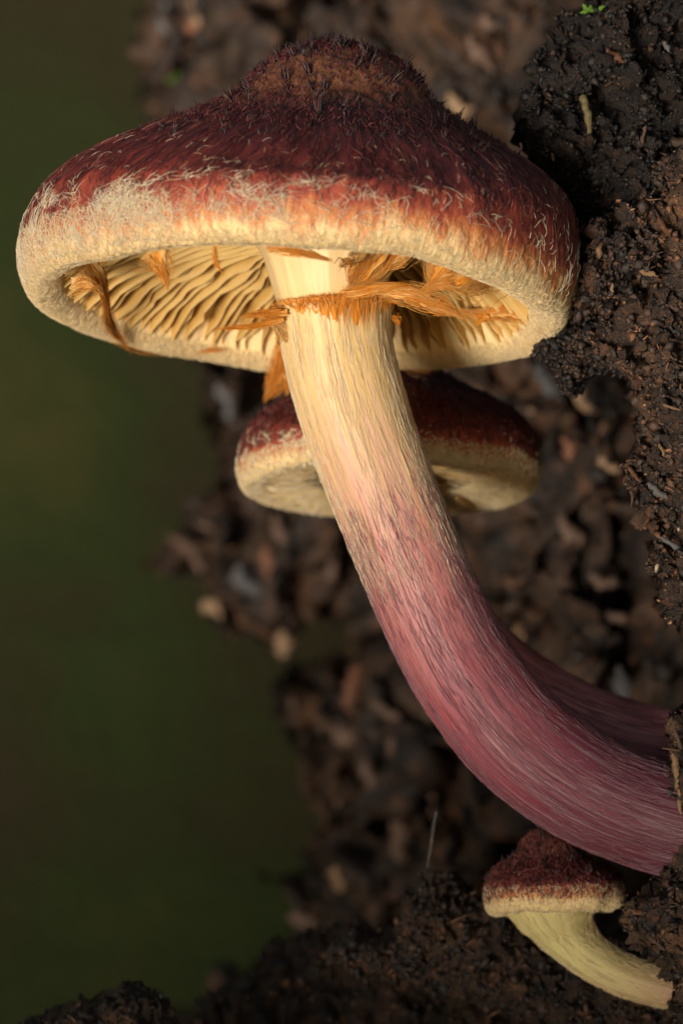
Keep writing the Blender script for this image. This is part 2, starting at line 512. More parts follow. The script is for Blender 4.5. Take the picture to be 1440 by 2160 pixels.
def fibres_on(o, V, n, lo, hi, r, mat, tint=(0.2, 1.0)):
    i = rng.integers(0, len(V), n); st = 5
    d = rng.normal(size=(n, 3)) * np.array([1, 0.35, 1]); d /= np.linalg.norm(d, axis=1, keepdims=True)
    L = lo + (hi - lo) * rng.random(n) ** 2.2
    t = np.linspace(-0.5, 0.5, st)
    p = V[i][:, None] + d[:, None] * (L[:, None] * t)[..., None] + (rng.normal(size=(n, 1, 3)) * (t ** 2)[None, :, None]) * L[:, None, None] * 0.6 + np.array([0, -2.0, 0])
    R = (r * rng.uniform(0.4, 1.4, n))[:, None] * (1 - 1.6 * np.abs(t)[None] ** 1.5) * (0.6 + L / hi)[:, None]
    v, f = tubes(p, np.maximum(R, 0.3), 4)
    cl = np.clip(fbm(V[i] / 60.0, 2, 95) * 0.5 + 0.45, 0, 1)
    tn = np.clip(tint[0] + (tint[1] - tint[0]) * (0.6 * cl + 0.45 * rng.random(n)), 0, 1)
    mk('wood_fibres', v, f, mat, o, {'tint': np.repeat(tn, st * 4)}, smooth=False, kind='stuff')

# rear face of the log, receding into the blur
rear_poly = [(300, -400), (312, 0), (318, 240), (400, 500), (455, 800), (490, 900), (480, 1010), (430, 1075), (365, 1165), (385, 1215), (440, 1275), (500, 1312),
             (572, 1325), (580, 1378), (612, 1385), (640, 1322), (720, 1290), (775, 1300), (795, 1360), (765, 1420), (700, 1435), (690, 1485), (600, 1490),
             (640, 1570), (690, 1690), (722, 1760), (690, 1860), (640, 1905), (545, 1912), (640, 1945), (600, 2000), (520, 2040), (430, 2080), (370, 2160), (330, 2400), (340, 2560), (2500, 2560), (2500, -400)]
def rear_y(a, b):
    t = np.clip((a - 300) / 1250.0, 0, 1.4)
    y = 5200 - 3050 * t ** 1.1
    low = sstep(1900, 2300, b)
    return y - low * 1500 * np.clip(1.2 - t, 0.2, 1)
rear, RV, RA, RB = clump('rear_face', rear_poly, 0, 430, 1500, 9.0, 260, M_LOG_BACK, log, amps=(330, 190, 50), seed=3, yfun=rear_y, freqs=(420., 130., 40.), rag=26)
crumbs_on(rear, RV, 5000, 10, 50, M_CRUMB_BACK, 0.0, 1.0, pw=2.5)

upper_poly = [(1240, -120), (1235, 0), (1200, 70), (1142, 100), (1122, 160), (1132, 205), (1102, 260), (1112, 320), (1150, 362), (1190, 432), (1215, 520), (1330, 560), (1480, 500), (1700, 300), (1700, -120)]
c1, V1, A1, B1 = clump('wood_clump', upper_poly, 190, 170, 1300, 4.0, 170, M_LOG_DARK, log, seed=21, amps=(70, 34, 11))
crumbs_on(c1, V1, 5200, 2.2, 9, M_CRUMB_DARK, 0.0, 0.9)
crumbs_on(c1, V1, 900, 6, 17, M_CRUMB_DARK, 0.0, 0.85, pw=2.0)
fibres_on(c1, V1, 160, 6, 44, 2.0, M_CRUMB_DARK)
main_poly = [(1460, 275), (1390, 320), (1362, 395), (1290, 450), (1215, 470), (1196, 520), (1168, 562), (1157, 588), (1178, 622), (1215, 650), (1252, 690), (1275, 760), (1330, 800), (1336, 900),
             (1322, 1000), (1352, 1060), (1376, 1110), (1402, 1180), (1382, 1225), (1407, 1290), (1445, 1325), (1600, 1400), (1780, 1250), (1780, 400), (1600, 240)]
c2, V2, A2, B2 = clump('wood_clump', main_poly, 60, 190, 1400, 3.6, 190, M_LOG, log, seed=35, amps=(78, 36, 11))
crumbs_on(c2, V2, 11000, 2.0, 9, M_CRUMB, 0.0, 1.0)
crumbs_on(c2, V2, 1500, 6, 17, M_CRUMB, 0.0, 0.85, pw=2.0)
fibres_on(c2, V2, 600, 6, 48, 2.0, M_CRUMB)
under_poly = [(1225, 655), (1165, 695), (1132, 745), (1165, 788), (1200, 838), (1238, 802), (1292, 792), (1350, 770), (1360, 670)]
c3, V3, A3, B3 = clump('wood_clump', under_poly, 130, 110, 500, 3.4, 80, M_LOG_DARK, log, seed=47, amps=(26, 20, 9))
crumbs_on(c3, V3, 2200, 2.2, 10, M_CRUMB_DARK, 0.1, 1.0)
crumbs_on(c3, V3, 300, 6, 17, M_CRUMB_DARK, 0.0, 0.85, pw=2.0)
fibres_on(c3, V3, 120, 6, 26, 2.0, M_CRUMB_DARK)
low_poly = [(1460, 1492), (1402, 1512), (1404, 1560), (1416, 1620), (1412, 1690), (1430, 1740), (1420, 1795), (1396, 1838), (1352, 1880), (1326, 1905), (1310, 1950), (1342, 2003), (1398, 2035), (1412, 2062),
            (1402, 2110), (1412, 2160), (1440, 2620), (1800, 2620), (1800, 1500)]
c4, V4, A4, B4 = clump('wood_clump', low_poly, 90, 260, 1300, 3.6, 110, M_LOG, log, seed=59, amps=(44, 28, 10))
crumbs_on(c4, V4, 5200, 2.0, 9, M_CRUMB, 0.0, 0.9)
crumbs_on(c4, V4, 700, 6, 17, M_CRUMB, 0.0, 0.85, pw=2.0)
fibres_on(c4, V4, 260, 6, 44, 2.0, M_CRUMB)
spur_poly = [(682, 2022), (705, 1990), (742, 1962), (800, 1970), (838, 1962), (834, 1912), (878, 1868), (892, 1835), (930, 1832), (965, 1862), (1060, 1900), (1200, 1960), (1330, 1990), (1480, 2000), (1480, 2330), (1150, 2180), (960, 2110), (830, 2078), (730, 2052)]
c5, V5, A5, B5 = clump('wood_spur', spur_poly, 560, 150, 500, 4.5, 110, M_LOG_LOW, log, seed=67, amps=(34, 24, 9))
crumbs_on(c5, V5, 3000, 2.5, 10, M_CRUMB_LOW, 0.0, 0.8)
crumbs_on(c5, V5, 500, 6, 17, M_CRUMB_LOW, 0.0, 0.85, pw=2.0)
fibres_on(c5, V5, 260, 8, 60, 2.2, M_CRUMB_LOW)
ridge_poly = [(380, 2165), (440, 2090), (520, 2060), (560, 2000), (640, 1960), (760, 1930), (900, 2000), (1200, 2120), (1500, 2200), (1500, 2650), (400, 2650)]
c6, V6, A6, B6 = clump('wood_ridge', ridge_poly, 1150, 200, 800, 7.0, 160, M_LOG_LOW, log, seed=73, amps=(50, 24, 8))
crumbs_on(c6, V6, 2500, 4, 16, M_CRUMB, 0.0, 0.8)

clod_poly = [(20, 2190), (60, 2145), (120, 2122), (190, 2098), (252, 2068), (330, 2084), (364, 2108), (374, 2160), (400, 2420), (430, 2800), (-60, 2800), (-10, 2400)]
clod = empty('soil_clod', W([-620 * 1.05, 420, -1500]) * np.array([1, 1, 0]), 'dark crumbly clod rising alone from the ground apart from the log', 'clod')
c7, V7, A7, B7 = clump('clod_body', clod_poly, 420, 180, 260, 4.0, 150, M_LOG_LOW, clod, seed=81, amps=(34, 24, 8))
crumbs_on(c7, V7, 1800, 2.5, 9, M_CRUMB_LOW, 0.0, 0.7)
fibres_on(c7, V7, 200, 8, 60, 2.6, M_CRUMB_LOW)

# ---- wood chips stuck in the log (hand placed from the photograph)
def surf_y(V, A, B, px, py):
    i = np.argsort((A - px) ** 2 + (B - py) ** 2)[:6]
    return V[i, 1].min()
_chipmats = {}
def chip(px, py, L, w, ang, c, V, A, B, parent, name='wood_chip', sink=0.3, seed=0, curve=0.0):
    """irregular flake/splinter lying on the surface"""
    if c not in _chipmats:
        _chipmats[c] = mat_plain('chip_%d' % len(_chipmats), c, 0.6, 0.3, 0.45, 12.0)
    y = surf_y(V, A, B, px, py)
    n, m = 7, 6
    r_ = np.random.default_rng(500 + seed)
    t = np.linspace(-1, 1, n); th = np.arange(m) * 2 * np.pi / m + 0.3
    wid = (1 - 0.45 * np.abs(t) ** 4) * r_.uniform(0.55, 1.15, n)
    wid[0] *= 0.5; wid[-1] *= 0.6
    k = (DIST + y) / DIST
    al = t * L / 2; lat = curve * L * (t ** 2 - 0.4) + r_.normal(size=n) * w * 0.10
    ca, sa = math.cos(ang), math.sin(ang)
    v = np.zeros((n, m, 3))
    off = (w / 2) * wid[:, None] * np.cos(th)[None] * r_.uniform(0.75, 1.2, (n, m)) + lat[:, None]
    dep = (w / 4) * wid[:, None] * np.sin(th)[None] * r_.uniform(0.5, 1.3, (n, m)) + (r_.normal() * 0.25 * al)[:, None]
    alj = al[:, None] + r_.normal(size=(n, m)) * L * 0.05
    v[..., 0] = alj * ca - off * sa
    v[..., 2] = -(alj * sa + off * ca)
    v[..., 1] = dep
    v = v * k + P(px, py, y) - np.array([0, w / 4 * (1 - sink), 0])
    f = [grid_faces(n, m, closed_m=True), np.array([list(range(m))[::-1]]), np.array([[(n - 1) * m + i for i in range(m)]])]
    return mk(name, v.reshape(-1, 3), f, _chipmats[c], parent, smooth=False)
TAN, RUST, GREY, PALE, BROWN = (0.17, 0.10, 0.048), (0.085, 0.034, 0.014), (0.070, 0.064, 0.062), (0.22, 0.19, 0.15), (0.055, 0.031, 0.019)
for i, (px, py, L, w, a, c, cu) in enumerate([(1262, 522, 38, 17, 1.5, TAN, 0), (1222, 590, 45, 14, 0.5, BROWN, 0), (1340, 600, 80, 18, -0.2, TAN, 0.1), (1365, 575, 40, 14, 0.4, TAN, 0),
                                              (1375, 660, 55, 20, 0.3, TAN, 0.1), (1300, 690, 50, 22, 0.8, RUST, 0), (1290, 605, 24, 9, 1.4, TAN, 0), (1410, 720, 60, 22, 0.1, BROWN, 0),
                                              (1240, 630, 60, 16, 0.6, BROWN, 0), (1400, 480, 50, 15, 0.9, RUST, 0), (1335, 1000, 40, 16, 0.9, RUST, 0), (1385, 1035, 50, 20, 0.7, GREY, 0),
                                              (1415, 860, 46, 10, 0.3, TAN, 0), (1395, 950, 36, 10, 1.1, TAN, 0), (1418, 1150, 60, 16, 0.6, GREY, 0), (1425, 300, 90, 22, 0.15, BROWN, 0)]):
    chip(px, py, L, w, a, c, V2, A2, B2, log, seed=i, curve=cu)
for i, (px, py, L, w, a, c, cu) in enumerate([(1298, 118, 46, 26, 0.7, RUST, 0), (1404, 98, 24, 15, 1.0, GREY, 0), (1356, 285, 40, 12, 1.7, BROWN, 0), (1165, 332, 18, 8, 1.3, TAN, 0)]):
    chip(px, py, L, w, a, c, V1, A1, B1, log, seed=40 + i, curve=cu)
for i, (px, py, L, w, a, c, cu) in enumerate([(1424, 1640, 110, 16, 1.45, TAN, 0.05), (1430, 1560, 50, 14, 1.2, BROWN, 0), (1345, 1925, 40, 16, 0.4, RUST, 0), (1380, 1985, 46, 14, 0.7, BROWN, 0), (1432, 1690, 60, 12, 1.5, TAN, 0)]):
    chip(px, py, L, w, a, c, V4, A4, B4, log, seed=50 + i, curve=cu)
F_ = (TAN, RUST, GREY, PALE, BROWN)
TAN, RUST, GREY, PALE, BROWN = (0.30, 0.19, 0.11), (0.20, 0.085, 0.045), (0.095, 0.09, 0.09), (0.26, 0.22, 0.17), (0.14, 0.085, 0.06)
for i, (px, py, L, w, a, c, cu) in enumerate([(965, 222, 60, 44, 0.7, TAN, 0), (905, 150, 70, 30, 1.2, BROWN, 0), (1010, 110, 90, 40, 0.9, BROWN, 0), (540, 60, 110, 42, 1.1, RUST, 0), (430, 70, 90, 34, 0.6, RUST, 0),
                                              (350, 40, 70, 40, 1.5, GREY, 0), (370, 190, 120, 70, 1.4, BROWN, 0), (440, 150, 60, 44, 0.8, GREY, 0), (395, 1165, 110, 42, 0.8, BROWN, 0.1), (470, 1290, 90, 46, 0.4, TAN, 0),
                                              (545, 1300, 70, 42, 1.2, TAN, 0), (597, 1358, 56, 46, 1.4, TAN, 0), (567, 1180, 60, 46, 1.3, RUST, 0), (650, 1230, 90, 34, 0.5, BROWN, 0), (700, 1190, 70, 30, 1.5, BROWN, 0),
                                              (640, 1500, 80, 40, 0.9, BROWN, 0), (745, 1450, 90, 44, 1.8, RUST, 0), (740, 1560, 100, 60, 0.4, BROWN, 0), (870, 1620, 150, 46, 0.9, BROWN, 0), (840, 1760, 130, 50, 1.5, BROWN, 0), (770, 1750, 70, 44, 1.7, RUST, 0),
                                              (725, 1840, 80, 56, 1.6, TAN, 0), (1350, 1190, 150, 34, 1.2, TAN, 0.1), (1230, 850, 60, 34, 0.8, TAN, 0), (1100, 870, 40, 36, 0.4, TAN, 0), (1280, 980, 50, 34, 0.6, TAN, 0),
                                              (1140, 1245, 60, 40, 0.2, PALE, 0), (1120, 1330, 60, 34, -0.6, TAN, 0), (1165, 1345, 40, 34, 0.8, PALE, 0), (1260, 1375, 60, 30, 0.0, TAN, 0), (1318, 1450, 80, 50, 1.4, GREY, 0), (1060, 1150, 60, 34, 0.2, BROWN, 0),
                                              (1180, 1000, 90, 60, 0.4, GREY, 0), (1150, 800, 80, 46, 0.9, GREY, 0), (1270, 1230, 60, 44, 0.4, BROWN, 0), (1070, 200, 110, 44, 1.3, BROWN, 0), (860, 210, 60, 40, 0.4, BROWN, 0), (480, 850, 90, 40, 1.2, GREY, 0),
                                              (790, 1640, 90, 44, 1.1, BROWN, 0), (905, 1690, 90, 36, 1.3, BROWN, 0), (810, 1500, 80, 40, 0.6, BROWN, 0), (930, 1560, 70, 36, 0.9, RUST, 0), (720, 1700, 60, 40, 1.0, BROWN, 0),
                                              (640, 1940, 60, 34, 0.3, BROWN, 0), (600, 1130, 90, 40, 1.2, BROWN, 0), (450, 1110, 80, 36, 0.5, BROWN, 0), (520, 1230, 80, 44, 1.0, GREY, 0), (1200, 1120, 70, 40, 0.8, BROWN, 0),
                                              (420, 30, 80, 40, 1.4, TAN, 0), (520, 140, 90, 36, 0.9, BROWN, 0), (1040, 60, 80, 40, 1.1, BROWN, 0), (1090, 310, 60, 30, 1.0, BROWN, 0), (1200, 950, 60, 34, 1.2, RUST, 0), (1290, 1300, 60, 30, 0.3, BROWN, 0)]):
    chip(px, py, L, w, a, c, RV, RA, RB, log, seed=70 + i, curve=cu)

TAN, RUST, GREY, PALE, BROWN = F_

# ------------------------------------------------------------------ mushrooms
OUTER = np.array([(548, -8), (566, 4), (580, 34), (586, 80), (580, 135), (568, 192), (547, 238), (513, 280), (461, 320), (398, 354), (331, 384), (280, 408), (235, 432), (205, 455), (182, 485), (150, 516), (105, 542), (55, 558), (0.5, 563)], float)
INNER = np.array([(112, 225), (200, 215), (300, 196), (380, 164), (440, 116), (474, 74), (490, 36), (498, 20), (520, 2), (548, -8)], float)
INNER_SHUT = np.array([(112, 215), (330, 180), (420, 135), (450, 80), (400, 52), (330, 40), (330, 30), (420, 16), (490, 4), (548, -8)], float)
INNER_CLOSED = np.array([(100, 60), (160, 55), (280, 42), (400, 24), (490, 4), (548, -8)], float)

OUTER_YOUNG = np.array([(500, -95), (545, -85), (578, -45), (588, 20), (584, 90), (565, 165), (530, 225), (480, 275), (410, 318), (340, 350), (280, 385), (240, 430), (205, 490), (160, 540), (100, 575), (50, 590), (0.5, 595)], float)
INNER_CLOSED = np.array([(100, 40), (200, 10), (300, -30), (400, -70), (460, -90), (500, -95)], float)

class Cap:
    def __init__(s, C, f, roll, tilt_rim, tilt_top, skew, off_under, inner=INNER, seed=0, wob=1.0, outer=OUTER):
        s.C = np.asarray(C, float); s.f = f; s.seed = seed; s.wob = wob
        s.e1 = np.array([math.cos(roll), 0, -math.sin(roll)]); s.up = np.array([math.sin(roll), 0, math.cos(roll)])
        s.tr, s.tt, s.skew, s.ou = tilt_rim, tilt_top, skew, off_under
        po = catmull(outer, 400); L = np.concatenate([[0], np.cumsum(np.linalg.norm(np.diff(po, axis=0), axis=1))])
        s.Lout = L[-1]; s.po, s.Lo = po, L
        pi = catmull(inner, 160); Li = np.concatenate([[0], np.cumsum(np.linalg.norm(np.diff(pi, axis=0), axis=1))]) - 0
        s.pi, s.Li = pi, Li - Li[-1]
    def prof(s, v):
        """v arclength: >=0 outer from lip to top, <0 inner"""
        v = np.asarray(v, float)
        r = np.where(v >= 0, np.interp(v, s.Lo, s.po[:, 0]), np.interp(v, s.Li, s.pi[:, 0]))
        h = np.where(v >= 0, np.interp(v, s.Lo, s.po[:, 1]), np.interp(v, s.Li, s.pi[:, 1]))
        return r, h
    def map(s, r, h, phi, under=False):
        c, sn = np.cos(phi), np.sin(phi)
        w = sstep(100, 500, r)
        q = v3(c * 1.6, sn * 1.6, s.seed * 2.2 + h / 500.0)
        rr = r * (1 + 0.022 * s.wob * fbm(q, 3, s.seed + 200) * w)
        hh = h + 13 * s.wob * fbm(v3(c * 2.1, sn * 2.1, s.seed + 5.5), 3, s.seed + 210) * (1 - sstep(60, 300, h)) * w
        tl = s.tr + (s.tt - s.tr) * sstep(60, 330, h)
        off = s.skew * sstep(60, 520, h)
        off = np.where(under, s.ou * (1 - sstep(110, 500, r)), off)
        x = rr * c + off; d = rr * sn
        z = hh + d * tl
        return s.C + s.f * (x[..., None] * s.e1 + d[..., None] * np.array([0, -1.0, 0]) + z[..., None] * s.up)
    def surf(s, phi, v):
        r, h = s.prof(v)
        return s.map(r, h, phi, v < -90)
    def frame(s, phi, v):
        e = 3.0
        p = s.surf(phi, v)
        da = s.surf(phi + e / 580.0, v) - s.surf(phi - e / 580.0, v); dv = s.surf(phi, v + e) - s.surf(phi, v - e)
        n = np.cross(dv, da); n /= np.linalg.norm(n, axis=-1, keepdims=True) + 1e-9
        return p, n

def cap_mesh(cap, root, mat, nphi=560, nout=190, nin=70):
    phi = np.arange(nphi) * 2 * np.pi / nphi
    v = np.concatenate([np.linspace(cap.Li[0], -2, nin), np.linspace(0, cap.Lout - 0.4, nout)])
    PH, VV = np.meshgrid(phi, v, indexing='ij')
    p, n = cap.frame(PH, VV)
    fib = np.stack([np.cos(PH) * 5.8, np.sin(PH) * 5.8, VV / 100.0], -1)
    o = VV > 0
    bump = 5.0 * fbm(fib * np.array([2.4, 2.4, 0.7]), 3, cap.seed + 30) * sstep(60, 200, VV) * (1 - sstep(560, 640, VV))
    bump = bump + 9.0 * fbm(p / cap.f / 38.0, 3, cap.seed + 33) * sstep(500, 620, VV) * (1 - sstep(cap.Lout - 60, cap.Lout, VV))
    bump = bump + 2.6 * fbm(p / cap.f / 11.0, 3, cap.seed + 36) * (1 - sstep(60, 160, np.abs(VV - 10)))
    p = p + n * (bump * cap.f)[..., None]
    m = len(v)
    F = grid_faces(nphi, m, closed_n=True)
    V = p.reshape(-1, 3)
    topc = p[:, -1].mean(0); V = np.vstack([V, topc])
    k = len(V) - 1
    i = np.arange(nphi)
    tri = np.stack([i * m + m - 1, ((i + 1) % nphi) * m + m - 1, np.full(nphi, k)], -1)
    vv = np.append(np.clip(VV, 0, None).ravel() / cap.Lout, 1.0)
    fb = np.vstack([fib.reshape(-1, 3), [0, 0, cap.Lout / 100]])
    return mk('cap', V, [F, tri], mat, root, {'v': vv, 'fib': fb})

def hairs(cap, n, v_lo, v_hi, len_lo, len_hi, rad, head, spread, lift, phi_lo=0.0, phi_hi=2 * np.pi, steps=6, curl=0.5, dens=None, tint=(0, 1), lay=0.0, vpow=1.0, sign=1):
    """fibres lying on the cap. head = angle in (around, up) plane; returns verts, faces, attrs"""
    m = n * (4 if dens is not None else 1)
    ph = rng.uniform(phi_lo, phi_hi, m); v = v_lo + (v_hi - v_lo) * rng.random(m) ** vpow
    if dens is not None:
        k = dens(ph, v); keep = rng.random(m) < k
        ph, v = ph[keep][:n], v[keep][:n]; n = len(ph)
    a = head(ph, v) if callable(head) else np.full(n, head)
    a = a + rng.normal(size=n) * spread
    L = len_lo + (len_hi - len_lo) * rng.random(n) ** 1.7
    crv = rng.normal(size=n) * curl
    t = np.linspace(0, 1, steps)
    A = a[:, None] + crv[:, None] * t[None] * 2 + 0.25 * rng.normal(size=(n, steps))
    ds = (L / (steps - 1))[:, None]
    du = np.cumsum(np.cos(A) * ds, 1) - np.cos(A[:, :1]) * ds
    dv = np.cumsum(np.sin(A) * ds, 1) - np.sin(A[:, :1]) * ds
    r, _ = cap.prof(np.clip(v, 0, None))
    PH = ph[:, None] + du / np.maximum(r, 60)[:, None]
    VV = v[:, None] + dv
    VV = np.clip(VV, v_lo - 60, cap.Lout - 5)
    p, nrm = cap.frame(PH, VV)
    lf = lift * rng.uniform(0.4, 1.6, n)[:, None] * (lay + (1 - lay) * np.sin(np.pi * np.clip(t, 0, 1) * rng.uniform(0.55, 1.0, n)[:, None]))
    p = p + nrm * ((lf + 1.5) * cap.f)[..., None]
    R = (rad * rng.uniform(0.7, 1.3, n))[:, None] * (1 - 0.75 * t[None] ** 2)
    vt, f = tubes(p, R)
    tn = np.repeat(tint[0] + (tint[1] - tint[0]) * rng.random(n), steps * 3)
    return vt, f, {'tint': tn}

M_CAP = mat_cap('cap_skin')
M_CAP_B = mat_cap('cap_skin_rear', 0.8, 0.01)
M_WHITE = mat_fibre('pale_fibrils', [(0.0, (0.84, 0.64, 0.33)), (0.5, (0.86, 0.73, 0.48)), (1.0, (0.86, 0.80, 0.68))], 0.5, 0.15)
M_RED = mat_fibre('red_fibrils', [(0.0, (0.05, 0.010, 0.014)), (0.6, (0.16, 0.028, 0.024)), (1.0, (0.34, 0.13, 0.09))], 0.45, 0.15, 0.5)
M_TUFT = mat_fibre('dark_scales', [(0.0, (0.016, 0.007, 0.009)), (0.6, (0.045, 0.015, 0.016)), (1.0, (0.12, 0.060, 0.045))], 0.45, 0.05, 0.5)
M_GILL = mat_gill('gill_flesh')
M_VEIL = mat_veil('veil_tissue')
STEM_STOPS = [(0.0, (0.72, 0.51, 0.20)), (0.12, (0.70, 0.47, 0.20)), (0.24, (0.62, 0.34, 0.20)), (0.36, (0.50, 0.18, 0.15)), (0.55, (0.30, 0.065, 0.082)), (0.75, (0.13, 0.023, 0.040)), (1.0, (0.062, 0.012, 0.026))]  # lower stops: natural purple, darkened further to paint in dim light at base
M_STEM = mat_stem('stem_fibres', STEM_STOPS)
M_STEM_B = mat_stem('stem_fibres_rear', [(0.0, (0.7, 0.5, 0.25)), (0.25, (0.55, 0.28, 0.22)), (0.5, (0.46, 0.18, 0.18)), (1.0, (0.42, 0.15, 0.18))])
M_STEM_C = mat_stem('stem_fibres_young', [(0.0, (0.66, 0.56, 0.24)), (0.35, (0.62, 0.54, 0.22)), (0.65, (0.50, 0.36, 0.18)), (0.85, (0.42, 0.20, 0.13)), (1.0, (0.36, 0.12, 0.10))], (0.66, 0.58, 0.42), 0.5)
M_APEX = mat_stem('stem_apex_flesh', [(0.0, (0.74, 0.53, 0.24)), (0.5, (0.76, 0.56, 0.27)), (1.0, (0.72, 0.46, 0.16))], (0.85, 0.72, 0.5), 0.5)

def tuft_mesh(k):
    """a scale: a bundle of short curved spikes, unit height"""
    n = 7
    t = np.linspace(0, 1, 5)
    a = rng.uniform(0, 2 * np.pi, n); s = rng.uniform(0.1, 0.5, n); hgt = rng.uniform(0.55, 1.1, n)
    base = np.stack([np.cos(a) * 0.16, np.sin(a) * 0.16, -0.15 + 0 * a], -1)
    lean = np.stack([np.cos(a) * s * 0.5 + 0.25 * rng.normal(), np.sin(a) * s * 0.5 + 0.2 * rng.normal(), hgt], -1)
    cur = rng.normal(size=(n, 3)) * 0.18
    p = base[:, None] + lean[:, None] * t[None, :, None] + cur[:, None] * (t ** 2)[None, :, None]
    R = rng.uniform(0.09, 0.15, n)[:, None] * (1 - 0.85 * t[None])
    v, f = tubes(p, R, 3)
    tint = np.repeat(rng.random(n), 15)
    me = mesh_data('scale_tuft', v, f, {'tint': tint, 'pos': v}, True)
    me.materials.append(M_TUFT)
    return me
TUFTS = [tuft_mesh(k) for k in range(8)]

def add_tufts(cap, cap_obj, n, v_lo, v_hi, smin, smax, phi_lo=-0.35, phi_hi=np.pi + 0.35, dens=None):
    rootloc = np.array(cap_obj.parent.location)
    k = 0
    while k < n:
        ph = rng.uniform(phi_lo, phi_hi); v = rng.uniform(v_lo, v_hi)
        if dens is not None and rng.random() > dens(ph, v): continue
        p, nn = cap.frame(np.array([ph]), np.array([v]))
        p, nn = p[0], nn[0]
        up = nn * 0.75 + cap.up * 0.45 + rng.normal(size=3) * 0.18; up /= np.linalg.norm(up)
        x = np.cross(up, rng.normal(size=3)); x /= np.linalg.norm(x); y = np.cross(up, x)
        Rm = ROT @ np.stack([x, y, up], -1)
        sz = (smin + (smax - smin) * rng.random() ** 1.5) * cap.f * U
        o = bpy.data.objects.new('scale_tuft', TUFTS[int(rng.integers(0, 8))]); COL.objects.link(o)
        o.parent = cap_obj
        from mathutils import Matrix
        w = W(p[None])[0] - rootloc
        M = Matrix.Identity(4)
        for i in range(3):
            for j in range(3): M[i][j] = Rm[i, j] * sz
            M[i][3] = w[i]
        o.matrix_basis = M
        k += 1

def gills(cap, root, n_full, r_in, r_out_h, edge_prof, mat, amp=1.0, short=True):
    """edge_prof: list (r,h) of the free gill edge from the stem outwards"""
    ep = np.array(edge_prof, float)
    ns, nt = 22, 7
    total = n_full * (2 if short else 1)
    for g in range(total):
        full = (g % 2 == 0) or not short
        phi0 = 2 * np.pi * (g + 0.25 * rng.normal()) / total
        r0 = r_in if full else r_in + (ep[-1, 0] - r_in) * rng.uniform(0.25, 0.5)
        r = np.linspace(r0, ep[-1, 0], ns)
        he = np.interp(r, ep[:, 0], ep[:, 1])
        hc = np.interp(r, [112, 200, 300, 380, 440, 474, 490], [225, 215, 196, 164, 116, 76, 38]) + 4
        if not full:
            he = he + 45 * (1 - sstep(0, 0.35, (r - r0) / (ep[-1, 0] - r0))) + 9
        he = np.minimum(he, hc - 2)
        t = np.linspace(0, 1, nt)
        H = hc[:, None] + (he - hc)[:, None] * t[None]
        Rr = np.repeat(r[:, None], nt, 1)
        q = v3(math.cos(phi0) * 5.5, math.sin(phi0) * 5.5, 0.0)
        wav = fbm(v3(Rr / 70.0 + math.cos(phi0) * 2, 0 * Rr + math.sin(phi0) * 2, H / 130.0), 2, cap.seed + 300)
        wav2 = fbm(v3(Rr / 34.0, 0 * Rr + g * 0.43, 0), 2, cap.seed + 320)
        lat = amp * (15 * wav + 7.5 * wav2) * (0.25 + 0.75 * t[None])
        H = H + amp * 5 * fbm(v3(Rr / 40.0, g * 0.7, 0), 2, cap.seed + 330) * t[None] ** 2
        th = (3.4 - 1.6 * t)[None] * np.ones((ns, 1))
        parts = []
        for sg in (1, -1):
            ph = phi0 + (lat + sg * th * 0.5) / np.maximum(Rr, 80)
            parts.append(cap.map(Rr, H, ph, True))
        V = np.stack(parts, 1)                       # ns,2,nt,3
        ring = np.concatenate([V[:, 0], V[:, 1, ::-1]], 1)   # closed section
        m = 2 * nt
        F = grid_faces(ns, m, closed_m=True)
        e = np.concatenate([t, t[::-1]])[None] * np.ones((ns, 1))
        mk('gill', ring.reshape(-1, 3), F, mat, root, {'edge': e.ravel()})

